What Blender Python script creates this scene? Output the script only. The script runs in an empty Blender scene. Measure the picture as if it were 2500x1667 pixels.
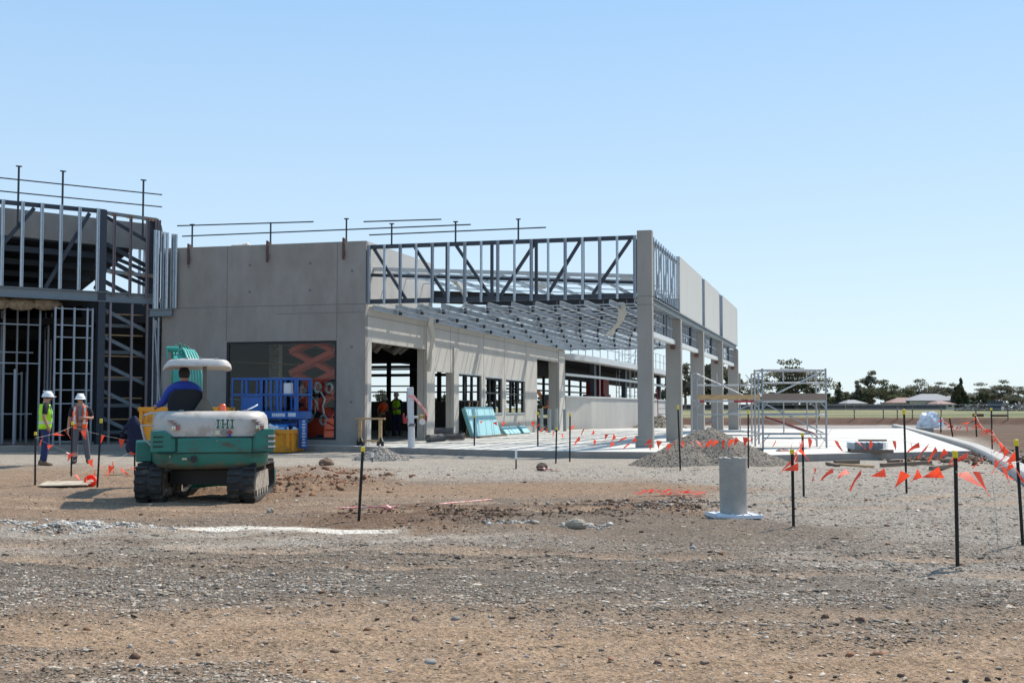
import bpy, math, random
import numpy as np
from mathutils import Vector, Matrix, Euler
random.seed(7); RNG = np.random.default_rng(11)
R = math.radians
S = bpy.context.scene
# ---------------------------------------------------------------- camera, sky, sun, exposure
F_PX = 3000.0; PITCH = math.atan(161/F_PX); CAM_H = 1.42
cd = bpy.data.cameras.new('camera'); cam = bpy.data.objects.new('camera', cd); S.collection.objects.link(cam)
cam.location = (0, 0, CAM_H); cam.rotation_euler = (R(90)+PITCH, 0, 0)
cd.sensor_width = 36; cd.lens = F_PX/2500*36; cd.clip_start = .1; cd.clip_end = 6000
S.camera = cam
SUN_AZ, SUN_EL = 41.0, 51.0
w = bpy.data.worlds.new('World'); S.world = w; w.use_nodes = True
nt = w.node_tree; nt.nodes.clear()
sky = nt.nodes.new('ShaderNodeTexSky'); sky.sky_type = 'NISHITA'; sky.sun_disc = False
sky.sun_elevation = R(SUN_EL); sky.sun_rotation = R(SUN_AZ)
sky.altitude = 0; sky.air_density = 1.0; sky.dust_density = .6; sky.ozone_density = 2.6
tcw = nt.nodes.new('ShaderNodeTexCoord'); sp = nt.nodes.new('ShaderNodeSeparateXYZ'); nt.links.new(tcw.outputs['Generated'], sp.inputs[0])
ms = nt.nodes.new('ShaderNodeMapRange'); ms.inputs[1].default_value = 0; ms.inputs[2].default_value = .36; nt.links.new(sp.outputs[2], ms.inputs[0])
gr_ = nt.nodes.new('ShaderNodeMixRGB'); gr_.inputs[1].default_value = (5.0, 6.05, 6.6, 1); gr_.inputs[2].default_value = (2.3, 4.1, 6.45, 1); nt.links.new(ms.outputs[0], gr_.inputs[0])
hm = nt.nodes.new('ShaderNodeMixRGB'); hm.inputs[0].default_value = .82; nt.links.new(sky.outputs[0], hm.inputs[1]); nt.links.new(gr_.outputs[0], hm.inputs[2])
bg = nt.nodes.new('ShaderNodeBackground'); bg.inputs[1].default_value = .125
wo = nt.nodes.new('ShaderNodeOutputWorld'); nt.links.new(hm.outputs[0], bg.inputs[0]); nt.links.new(bg.outputs[0], wo.inputs[0])
sl = bpy.data.lights.new('sun', 'SUN'); sl.energy = 4.5; sl.angle = R(.55); sl.color = (1, .94, .84)
sun = bpy.data.objects.new('sun', sl); S.collection.objects.link(sun)
sd = Vector((math.sin(R(SUN_AZ))*math.cos(R(SUN_EL)), math.cos(R(SUN_AZ))*math.cos(R(SUN_EL)), math.sin(R(SUN_EL))))
sun.rotation_euler = sd.to_track_quat('Z', 'Y').to_euler(); sun.location = (30, 40, 60)
S.view_settings.view_transform = 'Standard'; S.view_settings.look = 'None'; S.view_settings.gamma = 1
S.view_settings.exposure = 0.28
S.render.engine = 'CYCLES'
# ---------------------------------------------------------------- helpers
def gp(u, v, z=0.0):
    """point of the photograph on the level z"""
    x = (u-1250)/F_PX; y = (833.5-v)/F_PX
    r = Vector((x, math.cos(PITCH)-y*math.sin(PITCH), math.sin(PITCH)+y*math.cos(PITCH)))
    t = (z-CAM_H)/r.z
    return Vector((r.x*t, r.y*t, z))
def gd(u, v, Y):
    """point of the photograph at distance Y"""
    x = (u-1250)/F_PX; y = (833.5-v)/F_PX
    r = Vector((x, math.cos(PITCH)-y*math.sin(PITCH), math.sin(PITCH)+y*math.cos(PITCH)))
    t = Y/r.y
    return Vector((r.x*t, Y, CAM_H+r.z*t))

class MB:
    def __init__(s): s.v = []; s.f = []
    def add(s, vs, fs):
        n = len(s.v); s.v += [tuple(p) for p in vs]; s.f += [tuple(i+n for i in f) for f in fs]; return s
    def box(s, x0, x1, y0, y1, z0, z1):
        return s.add([(x0,y0,z0),(x1,y0,z0),(x1,y1,z0),(x0,y1,z0),(x0,y0,z1),(x1,y0,z1),(x1,y1,z1),(x0,y1,z1)],
                     [(0,3,2,1),(4,5,6,7),(0,1,5,4),(1,2,6,5),(2,3,7,6),(3,0,4,7)])
    def beam(s, p, q, w, h, up=(0,0,1)):
        p = Vector(p); q = Vector(q); d = (q-p).normalized(); up = Vector(up)
        if abs(d.dot(up)) > .99: up = Vector((0,1,0)) if abs(d.y) < .9 else Vector((1,0,0))
        a = d.cross(up).normalized()*w/2; b = a.cross(d).normalized()*h/2
        vs = [p-a-b, p+a-b, p+a+b, p-a+b, q-a-b, q+a-b, q+a+b, q-a+b]
        return s.add(vs, [(0,1,2,3),(7,6,5,4),(0,4,5,1),(1,5,6,2),(2,6,7,3),(3,7,4,0)])
    def chan(s, p, q, w, h, t=.012, side=1, up=(0,0,1)):
        """C section, web on one side"""
        p = Vector(p); q = Vector(q); d = (q-p).normalized(); up = Vector(up)
        if abs(d.dot(up)) > .99: up = Vector((0,1,0)) if abs(d.y) < .9 else Vector((1,0,0))
        a = d.cross(up).normalized(); b = a.cross(d).normalized()
        s.beam(p+a*side*(w/2-t/2), q+a*side*(w/2-t/2), t, h-2*t-.001, b)
        s.beam(p+b*(h/2-t/2), q+b*(h/2-t/2), w, t, b); s.beam(p-b*(h/2-t/2), q-b*(h/2-t/2), w, t, b)
        return s
    def ibeam(s, p, q, w, h, t=.02, up=(0,0,1)):
        p = Vector(p); q = Vector(q); d = (q-p).normalized(); up = Vector(up)
        if abs(d.dot(up)) > .99: up = Vector((0,1,0)) if abs(d.y) < .9 else Vector((1,0,0))
        a = d.cross(up).normalized(); b = a.cross(d).normalized()
        s.beam(p, q, t, h-2*t-.001, b); s.beam(p+b*(h/2-t/2), q+b*(h/2-t/2), w, t, b); s.beam(p-b*(h/2-t/2), q-b*(h/2-t/2), w, t, b)
        return s
    def tube(s, p, q, r, r2=None, n=8):
        p = Vector(p); q = Vector(q); r2 = r if r2 is None else r2
        d = (q-p).normalized(); u = Vector((0,0,1)) if abs(d.z) < .9 else Vector((1,0,0))
        a = d.cross(u).normalized(); b = d.cross(a).normalized(); vs = []
        for c, rr in ((p, r), (q, r2)):
            for i in range(n):
                t = 2*math.pi*i/n; vs.append(c+(a*math.cos(t)+b*math.sin(t))*rr)
        fs = [(i, (i+1) % n, n+(i+1) % n, n+i) for i in range(n)]
        return s.add(vs, fs+[tuple(range(n-1, -1, -1)), tuple(range(n, 2*n))])
    def path(s, pts, r, n=6):
        """one tube along a polyline"""
        pts = [Vector(p) for p in pts]; rs = r if isinstance(r, (list, tuple)) else [r]*len(pts); rings = []
        for i, p in enumerate(pts):
            d = (pts[min(i+1, len(pts)-1)]-pts[max(i-1, 0)]).normalized()
            u = Vector((0,0,1)) if abs(d.z) < .9 else Vector((1,0,0))
            a = d.cross(u).normalized(); b = d.cross(a).normalized()
            rings.append([p+(a*math.cos(2*math.pi*k/n)+b*math.sin(2*math.pi*k/n))*rs[i] for k in range(n)])
        return s.loft(rings)
    def loft(s, rings, cap=True):
        n = len(rings[0]); vs = [p for r in rings for p in r]; fs = []
        for i in range(len(rings)-1):
            for k in range(n): fs.append((i*n+k, i*n+(k+1) % n, (i+1)*n+(k+1) % n, (i+1)*n+k))
        if cap: fs += [tuple(range(n-1, -1, -1)), tuple(range((len(rings)-1)*n, len(rings)*n))]
        return s.add(vs, fs)
    def lathe(s, prof, c=(0,0,0), n=16, axis='z'):
        rings = []
        for r, z in prof:
            ring = []
            for k in range(n):
                t = 2*math.pi*k/n; x, y = r*math.cos(t), r*math.sin(t)
                ring.append({'z': (c[0]+x, c[1]+y, c[2]+z), 'x': (c[0]+z, c[1]+x, c[2]+y), 'y': (c[0]+y, c[1]+z, c[2]+x)}[axis])
            rings.append(ring)
        return s.loft(rings)
    def prism(s, pts, ax, a, b):
        """outline in the two other axes, extruded from a to b along ax"""
        def mk(p, t): return {'x': (t, p[0], p[1]), 'y': (p[0], t, p[1]), 'z': (p[0], p[1], t)}[ax]
        n = len(pts); vs = [mk(p, a) for p in pts]+[mk(p, b) for p in pts]
        return s.add(vs, [tuple(range(n-1, -1, -1)), tuple(range(n, 2*n))]+[(i, (i+1) % n, n+(i+1) % n, n+i) for i in range(n)])
    def rot(s, ang, c=(0,0,0), axis='Z'):
        m = Matrix.Rotation(ang, 4, axis); c = Vector(c); s.v = [tuple(m@(Vector(p)-c)+c) for p in s.v]; return s
    def move(s, d): s.v = [(p[0]+d[0], p[1]+d[1], p[2]+d[2]) for p in s.v]; return s

def link(o, parent=None):
    S.collection.objects.link(o)
    if parent is not None: o.parent = parent
    return o
def obj(name, m, material, parent=None, smooth=False, bevel=0, loc=None, rz=0, label=None):
    me = bpy.data.meshes.new(name); me.from_pydata([tuple(p) for p in m.v], [], m.f); me.update()
    import bmesh
    bm = bmesh.new(); bm.from_mesh(me); bmesh.ops.recalc_face_normals(bm, faces=bm.faces); bm.to_mesh(me); bm.free()
    me.materials.append(material)
    if smooth:
        for p in me.polygons: p.use_smooth = True
        try: me.set_sharp_from_angle(angle=R(38))
        except Exception: pass
    o = bpy.data.objects.new(name, me); link(o, parent)
    if loc is not None: o.location = loc
    o.rotation_euler.z = rz
    if bevel:
        b = o.modifiers.new('bevel', 'BEVEL'); b.width = bevel; b.segments = 2; b.limit_method = 'ANGLE'; b.angle_limit = R(40)
    if label: o['label'] = label
    return o
def tag(o, label, cat, group=None):
    o['label'] = label; o['category'] = cat
    if group: o['group'] = group
    return o
def thing(name, label, cat, loc=(0,0,0), rz=0, group=None):
    o = bpy.data.objects.new(name, None); o.empty_display_size = .2; link(o); o.location = loc; o.rotation_euler = (0, 0, rz)
    return tag(o, label, cat, group)
def struct(o, kind='structure', label=None):
    o['kind'] = kind
    if label: o['label'] = label
    return o
def dup(root, loc, rz, label, group=None, scale=None):
    r = root.copy(); link(r); r.location = loc; r.rotation_euler = (0, 0, rz); r['label'] = label
    if group: r['group'] = group
    if scale: r.scale = scale
    for ch in list(root.children):
        c = ch.copy(); link(c, r)
        for g in ch.children:
            d = g.copy(); link(d, c)
    return r
# ---------------------------------------------------------------- materials
def mat(name, col, rough=.7, metal=0, var=.12, scale=3, detail=6, bump=0, bscale=20, col2=None, c2amt=.5, c2scale=1.5, streak=None, spec=.5, trans=0):
    m = bpy.data.materials.new(name); m.use_nodes = True; n = m.node_tree; N = n.nodes; L = n.links
    b = N['Principled BSDF']; b.inputs['Roughness'].default_value = rough; b.inputs['Metallic'].default_value = metal
    b.inputs['Specular IOR Level'].default_value = spec
    tc = N.new('ShaderNodeTexCoord'); mp = N.new('ShaderNodeMapping'); L.new(tc.outputs['Object'], mp.inputs[0])
    if streak: mp.inputs['Scale'].default_value = streak
    t = N.new('ShaderNodeTexNoise'); t.inputs['Scale'].default_value = scale; t.inputs['Detail'].default_value = detail; t.inputs['Roughness'].default_value = .65
    L.new(mp.outputs[0], t.inputs['Vector'])
    mr = N.new('ShaderNodeMapRange'); mr.inputs[1].default_value = .25; mr.inputs[2].default_value = .75
    mr.inputs[3].default_value = 1-var; mr.inputs[4].default_value = 1+var; L.new(t.outputs[0], mr.inputs[0])
    base = N.new('ShaderNodeRGB'); base.outputs[0].default_value = (*col, 1); src = base.outputs[0]
    if col2:
        t2 = N.new('ShaderNodeTexNoise'); t2.inputs['Scale'].default_value = c2scale; t2.inputs['Detail'].default_value = 8; t2.inputs['Roughness'].default_value = .7
        L.new(mp.outputs[0], t2.inputs['Vector'])
        r2 = N.new('ShaderNodeMapRange'); r2.inputs[1].default_value = 1-c2amt-.06+0.0; r2.inputs[2].default_value = 1-c2amt+.06
        L.new(t2.outputs[0], r2.inputs[0])
        mx = N.new('ShaderNodeMixRGB'); L.new(r2.outputs[0], mx.inputs[0]); L.new(src, mx.inputs[1]); mx.inputs[2].default_value = (*col2, 1); src = mx.outputs[0]
    mul = N.new('ShaderNodeVectorMath'); mul.operation = 'SCALE'; L.new(src, mul.inputs[0]); L.new(mr.outputs[0], mul.inputs['Scale'])
    L.new(mul.outputs[0], b.inputs['Base Color'])
    rr = N.new('ShaderNodeMapRange'); rr.inputs[3].default_value = max(.03, rough-.1); rr.inputs[4].default_value = min(1, rough+.1); L.new(t.outputs[0], rr.inputs[0]); L.new(rr.outputs[0], b.inputs['Roughness'])
    if bump:
        t3 = N.new('ShaderNodeTexNoise'); t3.inputs['Scale'].default_value = bscale; t3.inputs['Detail'].default_value = 5; L.new(tc.outputs['Object'], t3.inputs['Vector'])
        bp = N.new('ShaderNodeBump'); bp.inputs['Strength'].default_value = bump; bp.inputs['Distance'].default_value = .02
        L.new(t3.outputs[0], bp.inputs['Height']); L.new(bp.outputs[0], b.inputs['Normal'])
    if trans:
        b.inputs['Transmission Weight'].default_value = trans
    return m
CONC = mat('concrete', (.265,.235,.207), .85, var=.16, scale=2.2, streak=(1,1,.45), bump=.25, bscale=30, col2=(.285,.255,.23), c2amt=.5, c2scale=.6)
CONC_SIDE = mat('concrete_sunlit', (.50,.475,.435), .85, var=.10, scale=1.1, bump=.2, bscale=25, streak=(1,1,.35))  # paler copy of the wall concrete, sun brightness put into the colour
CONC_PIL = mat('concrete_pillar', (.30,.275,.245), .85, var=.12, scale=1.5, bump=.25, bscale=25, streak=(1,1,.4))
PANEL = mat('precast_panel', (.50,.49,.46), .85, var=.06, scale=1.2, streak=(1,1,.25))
SLABM = mat('slab_concrete', (.56,.53,.475), .8, var=.16, scale=.8, bump=.15, bscale=12, col2=(.47,.435,.38), c2amt=.42, c2scale=.5)
JOINT = mat('joint_sealant', (.16,.16,.155), .9)
GALV = mat('galvanised_steel', (.52,.56,.60), .38, .75, var=.22, scale=14, streak=(1,1,.5))
GALVD = mat('galvanised_studs', (.30,.33,.37), .45, .6, var=.3, scale=30)
WHITEST = mat('pale_channel', (.62,.63,.62), .5, .2, var=.1, scale=4)
DARK = mat('dark_steel_paint', (.030,.038,.052), .5, .1, var=.2, scale=5)
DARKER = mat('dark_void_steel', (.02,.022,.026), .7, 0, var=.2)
BEAMG = mat('grey_beam_paint', (.17,.20,.22), .5, .1, var=.12, scale=4)
PURP = mat('primed_stud', (.23,.19,.20), .5, .3, var=.2, scale=10)
WOOD = mat('pine_timber', (.50,.32,.16), .75, var=.2, scale=4, streak=(1,8,8), col2=(.40,.24,.11), c2amt=.45, c2scale=3)
OLDWOOD = mat('weathered_timber', (.17,.12,.085), .85, var=.25, scale=6, streak=(1,6,6))
BLACKP = mat('black_paint', (.012,.012,.013), .45, var=.2)
YELCAP = mat('yellow_plastic', (.75,.55,.02), .45, var=.08)
FLAG = mat('orange_flag', (.95,.085,.03), .5, var=.1)
def translucent(m, f):
    n = m.node_tree; b = n.nodes['Principled BSDF']; o = [x for x in n.nodes if x.type == 'OUTPUT_MATERIAL'][0]
    t = n.nodes.new('ShaderNodeBsdfTranslucent'); n.links.new(b.inputs['Base Color'].links[0].from_socket, t.inputs[0]); x = n.nodes.new('ShaderNodeMixShader'); x.inputs[0].default_value = f
    n.links.new(b.outputs[0], x.inputs[1]); n.links.new(t.outputs[0], x.inputs[2]); n.links.new(x.outputs[0], o.inputs[0])
translucent(FLAG, .5)
PINK = mat('faded_pink_tape', (.9,.22,.17), .5, var=.15, col2=(.85,.6,.55), c2amt=.5, c2scale=12)
ROPE = mat('pale_cord', (.62,.56,.48), .8)
RUST = mat('rusty_steel', (.12,.055,.035), .8, var=.35, scale=6)
GREEN = mat('excavator_green', (.022,.175,.135), .5, 0, var=.14, scale=4, col2=(.09,.06,.04), c2amt=.405, c2scale=3.2, streak=(.7,.7,2.6), spec=.5)
_n = GREEN.node_tree; _b = _n.nodes['Principled BSDF']; _src = _b.inputs['Base Color'].links[0].from_socket
_tc = _n.nodes.new('ShaderNodeTexCoord'); _sp = _n.nodes.new('ShaderNodeSeparateXYZ'); _n.links.new(_tc.outputs['Object'], _sp.inputs[0]); _nz = _n.nodes.new('ShaderNodeTexNoise'); _nz.inputs['Scale'].default_value = 5; _nz.inputs['Detail'].default_value = 8; _n.links.new(_tc.outputs['Object'], _nz.inputs['Vector'])
_m1 = _n.nodes.new('ShaderNodeMath'); _m1.operation = 'MULTIPLY_ADD'; _m1.inputs[1].default_value = -.30; _n.links.new(_nz.outputs[0], _m1.inputs[0]); _n.links.new(_sp.outputs[2], _m1.inputs[2])
_mr = _n.nodes.new('ShaderNodeMapRange'); _mr.inputs[1].default_value = .39; _mr.inputs[2].default_value = .47; _mr.inputs[3].default_value = .85; _mr.inputs[4].default_value = 0; _n.links.new(_m1.outputs[0], _mr.inputs[0])
_mx = _n.nodes.new('ShaderNodeMixRGB'); _mx.inputs[2].default_value = (.16,.125,.085,1); _n.links.new(_mr.outputs[0], _mx.inputs[0]); _n.links.new(_src, _mx.inputs[1]); _n.links.new(_mx.outputs[0], _b.inputs['Base Color'])
GREENB = mat('boom_green', (.04,.30,.23), .4, var=.15, scale=5)
BEIGE = mat('hood_beige', (.50,.45,.40), .45, var=.14, scale=3, col2=(.38,.32,.26), c2amt=.42, c2scale=3.5)
CANOPYM = mat('canopy_white', (.55,.51,.47), .55, var=.12, col2=(.42,.37,.32), c2amt=.42, c2scale=3)
RUBBER = mat('rubber', (.028,.027,.027), .8, var=.3, scale=10, col2=(.10,.08,.06), c2amt=.42, c2scale=6)
MUDST = mat('muddy_steel', (.38,.33,.27), .8, var=.2, scale=5, col2=(.15,.10,.07), c2amt=.47, c2scale=5)
BLUE = mat('lift_blue', (.012,.105,.38), .4, var=.12, scale=4)
YELBIN = mat('skip_yellow', (.68,.27,.012), .6, var=.15, scale=2, col2=(.16,.09,.03), c2amt=.40, c2scale=3)
REDL = mat('scissor_red', (.62,.06,.02), .45, var=.12)
FOAM = mat('foam_blue', (.33,.60,.65), .75, var=.06, scale=2)
FOAMD = mat('foam_edge_teal', (.18,.42,.43), .8, var=.06, scale=2)
PVC = mat('pvc_grey', (.33,.37,.36), .5, var=.08)
WPOLE = mat('pole_white', (.56,.54,.54), .5, var=.08, scale=8)
PLAST = mat('plastic_sheet', (.70,.70,.72), .25, var=.1, scale=3)
INSUL = mat('cream_fabric', (.66,.60,.50), .8, var=.1, scale=3)
ALU = mat('aluminium', (.42,.42,.42), .4, .6, var=.12, scale=10)
REDP = mat('deep_red_paint', (.35,.02,.02), .5)
SKIN = mat('skin', (.42,.22,.15), .6, var=.08, scale=10)
HAIR = mat('dark_hair', (.012,.009,.008), .7)
def simple(name, col, rough=.6, **k): return mat(name, col, rough, **k)
WHITE = simple('white_paint', (.75,.75,.74), .4, var=.04)
STICK_Y = simple('sticker_yellow', (.7,.5,.05)); 
# ---------------------------------------------------------------- ground: one sheet to the horizon
_lat = {}
def vnoise(x, y, seed):
    """value noise"""
    if seed not in _lat: _lat[seed] = np.random.default_rng(seed).random((256, 256))
    g = _lat[seed]; xi = np.floor(x).astype(int); yi = np.floor(y).astype(int); fx = x-xi; fy = y-yi
    fx = fx*fx*(3-2*fx); fy = fy*fy*(3-2*fy)
    a = g[xi % 256, yi % 256]; b = g[(xi+1) % 256, yi % 256]; c = g[xi % 256, (yi+1) % 256]; d = g[(xi+1) % 256, (yi+1) % 256]
    return (a*(1-fx)+b*fx)*(1-fy)+(c*(1-fx)+d*fx)*fy
def fbm(x, y, s, seed=1, o=4):
    v = 0; a = .5; t = 0
    for k in range(o):
        v = v+a*vnoise(x*s+17.3*k, y*s+9.1*k, seed+k); t += a; s *= 2.1; a *= .55
    return v/t
def sm(x, a, b): t = np.clip((x-a)/(b-a), 0, 1); return t*t*(3-2*t)
def ell(x, y, cx, cy, rx, ry, soft=.35, rot=0.0):
    c, s_ = math.cos(rot), math.sin(rot); dx = x-cx; dy = y-cy; u = (dx*c+dy*s_)/rx; v = (-dx*s_+dy*c)/ry
    return 1-sm(np.sqrt(u*u+v*v), 1-soft, 1+soft)
TRK = ((7.2,.07,-.012),(8.35,.06,-.012),(10.9,-.13,.0),(12.1,-.12,.0),(16.9,.05,.02),(18.2,.05,.02))
def zones(x, y):
    """albedo, coarse gravel amount"""
    wx = x+(fbm(x, y, .5, 21)-.5)*2.6; wy = y+(fbm(x, y, .4, 31)-.5)*3.0
    n1 = fbm(x*.45, y, .9, 5); n2 = fbm(x, y, 2.5, 8); n3 = fbm(x*.35, y*1.2, .35, 12)
    tan = np.array([.40,.29,.205]); gr = np.array([.195,.168,.145]); grL = np.array([.315,.29,.265]); brn = np.array([.17,.11,.075]); red = np.array([.27,.16,.10])
    chalk = np.array([.78,.76,.71]); dgrey = np.array([.185,.155,.13]); rdirt = np.array([.125,.083,.06]); grass = np.array([.10,.125,.05]); dry = np.array([.27,.225,.12])
    def mix(c, t, k): k = np.clip(k, 0, 1)[..., None]; return c*(1-k)+t*k
    g = np.clip(sm(n1+.25*(n2-.5), .44, .58), 0, 1)
    col = tan*np.ones(x.shape+(3,)); amt = g*1.0
    # the near field: tan dirt, gravel tongues across it
    band = sm(wy, 7.6, 9.4); tongues = np.maximum(g*.55, np.clip(band*sm(n1+n3*.6, .55, .8)*1.1, 0, 1))
    tongues = np.maximum(tongues, .85*band*ell(wx, wy, 3.5, 9.6, 5.2, 2.0)); tongues = np.maximum(tongues, .9*ell(wx, wy, -3.6, 9.6, 2.6, 1.8)*sm(wy, 7.8, 9))
    tongues = np.maximum(tongues, .8*ell(wx, wy, -.5, 12.2, 4.6, 1.7))
    amt = tongues; col = mix(col, gr, amt)
    # beyond ten metres: mixed grey brown
    k = sm(wy, 11.2, 13); far = mix(mix(np.array([.26,.195,.15])*np.ones_like(col), gr, .5*g), tan, .35*sm(n3, .5, .7)); col = mix(col, far, k); amt = amt*(1-k)+.45*g*k
    # right: pale gravel
    kr = sm(wx-.045*(wy-12), 1.9, 3.3)*sm(wy, 9.0, 10.6); col = mix(col, grL, kr); amt = np.maximum(amt*(1-kr), .8*kr)
    # pale gravel belt in front of the slab
    kb = sm(wy, 22.5, 26)*sm(wx+.05*wy, -6.0, -3.0); kb = np.maximum(kb, sm(wy, 27, 30)*1.0); col = mix(col, np.array([.34,.315,.285]), kb); amt = amt*(1-kb)+.6*kb
    kb = ell(wx, wy, -9.5, 27, 4, 3.2, .5); col = mix(col, np.array([.28,.21,.155]), kb*.8)
    # tan sandy strips
    for cx, cy, rx, ry, s_ in ((-1.5, 21.5, 4.6, 1.2, .8), (1.6, 21.8, 3.2, 1.1, .8), (-7.5, 18.2, 4.5, 2.0, .6), (-9, 24, 4.0, 2.6, .7), (0.5, 14.6, 3.5, .7, .4)):
        k = ell(wx, wy, cx, cy, rx, ry, .4)*s_; col = mix(col, np.array([.29,.205,.145]), k); amt = amt*(1-.8*k)
    # red clay heap strip behind the excavator
    k = ell(wx, wy, -4.3, 24, 1.9, 4.6, .35); col = mix(col, red*np.array([.85,.95,1.05]), k*.7); amt = amt*(1-k*.6)
    # dark soil hollow and the smooth grey path
    k = ell(wx, wy, -.3, 16.4, 2.3, 1.9, .4); col = mix(col, brn, k*.9); amt = amt*(1-.6*k)
    k = ell(wx, wy, .6, 18.4, 2.0, 1.5, .4); col = mix(col, dgrey, k*.85); amt = amt*(1-.8*k)
    k = ell(wx, wy, 1.9, 15.0, 2.1, 1.5, .4, -.3); col = mix(col, dgrey, k*.9); amt = amt*(1-.85*k)
    k = ell(wx, wy, 1.9, 17.8, 1.2, 1.3, .35); col = mix(col, brn*1.1, k*.9); amt = amt*(1-.4*k)
    k = ell(wx, wy, .2, 13.3, 3.2, .8, .5)*.5; col = mix(col, dgrey*1.2, k)
    # chalky strip
    line = 13.75+.10*(x+6)-.16*np.maximum(x+2.8, 0); d = np.abs(y-line-(fbm(x, y, 1.1, 44)-.5)*.9)
    k = (1-sm(d, .12, .5))*sm(x, -7.5, -5.8)*(1-sm(x, -1.9, -1.0)); k = k*sm(n2+.35*n1, .34, .62); col = mix(col, chalk*.62, k*.5); amt = np.maximum(amt*(1-.5*k), 0)
    k = (1-sm(np.abs(y-14.55+.14*(x+2.9)+.10*(x+2.9)**2*.25), .10, .34))*sm(x, -4.4, -3.6)*(1-sm(x, -1.6, -1.1)); col = mix(col, chalk*1.0, k*.95*sm(n2+.5*n1+.3*(fbm(x, y, 9, 171)-.5), .42, .62)); amt = amt*(1-k)
    k = ell(wx, wy, -2.4, 12.9, 3.2, .8, .6)*.45; col = mix(col, chalk*.75, k)
    k = sm(fbm(x*.4, y, .75, 131), .50, .60)*sm(wy, 8.4, 9.6)*(1-sm(wy, 13, 14.5)); col = mix(col, np.array([.185,.155,.13]), k*.55); amt = np.maximum(amt, k*.95)
    for y0_, b_, c_q in TRK:
        d = np.abs(y-(y0_+b_*x+c_q*x*x)-(fbm(x, y, .8, 141)-.5)*.5); k = (1-sm(d, .12, .34))*(.4+.6*sm(fbm(x, y, .9, 151), .35, .6)); col = mix(col, np.array([.42,.315,.235]), k*.6); amt = amt*(1-.8*k)
    # right of the kerb: reddish dirt, then the bank and the paddock
    kx = x-(9.6+.32*(y-23)) ; k = sm(kx, .0, 1.8)*sm(y, 22, 25); col = mix(col, rdirt*(1+.6*(n2[..., None]-.5)), k*sm(wy+n1*10, 28, 36)); amt = amt*(1-k*.5)
    k = sm(y, 55, 66)*sm(x-.28*y, 2, 5); col = mix(col, np.array([.12,.08,.056])*(1+.7*(n1[..., None]-.5)), k)
    k = sm(y, 76, 82)*(1-sm(x-.28*y, 5, 9)); col = mix(col, np.array([.33,.29,.26]), k); amt = amt*(1-k)
    edge = y-(101+.02*x); k = sm(edge, -2.6, -1.6); col = mix(col, np.array([.11,.06,.04])*(1+.8*(fbm(x, y, .8, 61)[..., None]-.5)), k)
    k = sm(edge, 1.2, 2.2); gg = mix(grass*np.ones_like(col), dry, sm(fbm(x*.12, y*.7, .12, 71), .42, .6)); gg = mix(gg, dry*.9, (1-sm(edge, 6, 60))*.6); gg = mix(gg, np.array([.09,.075,.035])*np.ones_like(col), (1-sm(edge, 2, 7))*.7)
    col = mix(col, gg, k); amt = amt*(1-k)
    rg = 1+.22*(fbm(x, y, 6, 81)-.5)+.25*(n2-.5); far_ = sm(y, 60, 90)[..., None]; col = np.clip(col*rg[..., None]*(np.array([1.07,.985,.885])*(1-far_)+far_), .01, .9)
    return col, amt
def height(x, y):
    h = (fbm(x, y, .8, 91)-.5)*.10+(fbm(x, y, 4, 95)-.5)*.035+(fbm(x*.3, y*2.2, 1.6, 97)-.5)*.05
    near = 1-sm(y, 40, 60); keep = sm(y, 30, 33)*(1-sm(x, 9, 11)); h = h*near*(1-keep*.9)
    h = h+.05*ell(x, y, -.3, 16.4, 2.3, 1.9, .5)*(fbm(x, y, 5, 99)-.4)*2.4+.09*ell(x, y, -4.3, 24, 1.8, 4.4, .5)*sm(fbm(x, y, 1.7, 103), .42, .8)*1.6
    d = np.abs(y-14.35+.12*(x+5)*.3); h = h+.10*(1-sm(d, .1, .7))*sm(x, -7.5, -5.6)*(1-sm(x, -4.4, -3.4))*fbm(x, y, 4.5, 105)*1.3
    for y0_, b_, c_q in TRK:
        d = np.abs(y-(y0_+b_*x+c_q*x*x)-(fbm(x, y, .8, 141)-.5)*.5); h = h-.022*(1-sm(d, .10, .26))+.016*(1-sm(np.abs(d-.34), .02, .13))+.008*(1-sm(d, .05, .2))*np.sin(x*22)
    edge = y-(101+.02*x); h = h+.55*sm(edge, -1.8, .8)+.12*(fbm(x, y, .9, 111)-.5)*sm(edge, -6, -2)*(1-sm(edge, 3, 6))
    return h
rows = np.concatenate([[-25, -8, 0, 2.5, 4], np.geomspace(5, 140, 560), np.geomspace(150, 3200, 40)])
cols = np.concatenate([[-60, -9, -3, -1.6, -1.0], np.linspace(-.72, .72, 420), [1.0, 1.6, 3, 9, 60]])
YY, AA = np.meshgrid(rows, cols, indexing='ij'); XX = AA*np.maximum(YY+2.0, 8.0)
ZZ = height(XX, YY); ZZ = np.where(YY < 5, 0, ZZ)
nr, nc = XX.shape; co = np.stack([XX, YY, ZZ], -1).reshape(-1, 3)
i = np.arange(nr-1)[:, None]*nc+np.arange(nc-1)[None, :]; fa = np.stack([i, i+1, i+nc+1, i+nc], -1).reshape(-1, 4)
def fastmesh(name, co, fa, k=4):
    me = bpy.data.meshes.new(name); me.vertices.add(len(co)); me.vertices.foreach_set('co', co.astype(np.float32).ravel())
    me.loops.add(fa.size); me.loops.foreach_set('vertex_index', fa.astype(np.int32).ravel())
    me.polygons.add(len(fa)); me.polygons.foreach_set('loop_start', np.arange(0, fa.size, k, dtype=np.int32)); me.polygons.foreach_set('loop_total', np.full(len(fa), k, dtype=np.int32))
    me.update(calc_edges=True); return me
gm = fastmesh('ground', co, fa); C3, AM = zones(XX, YY)
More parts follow.
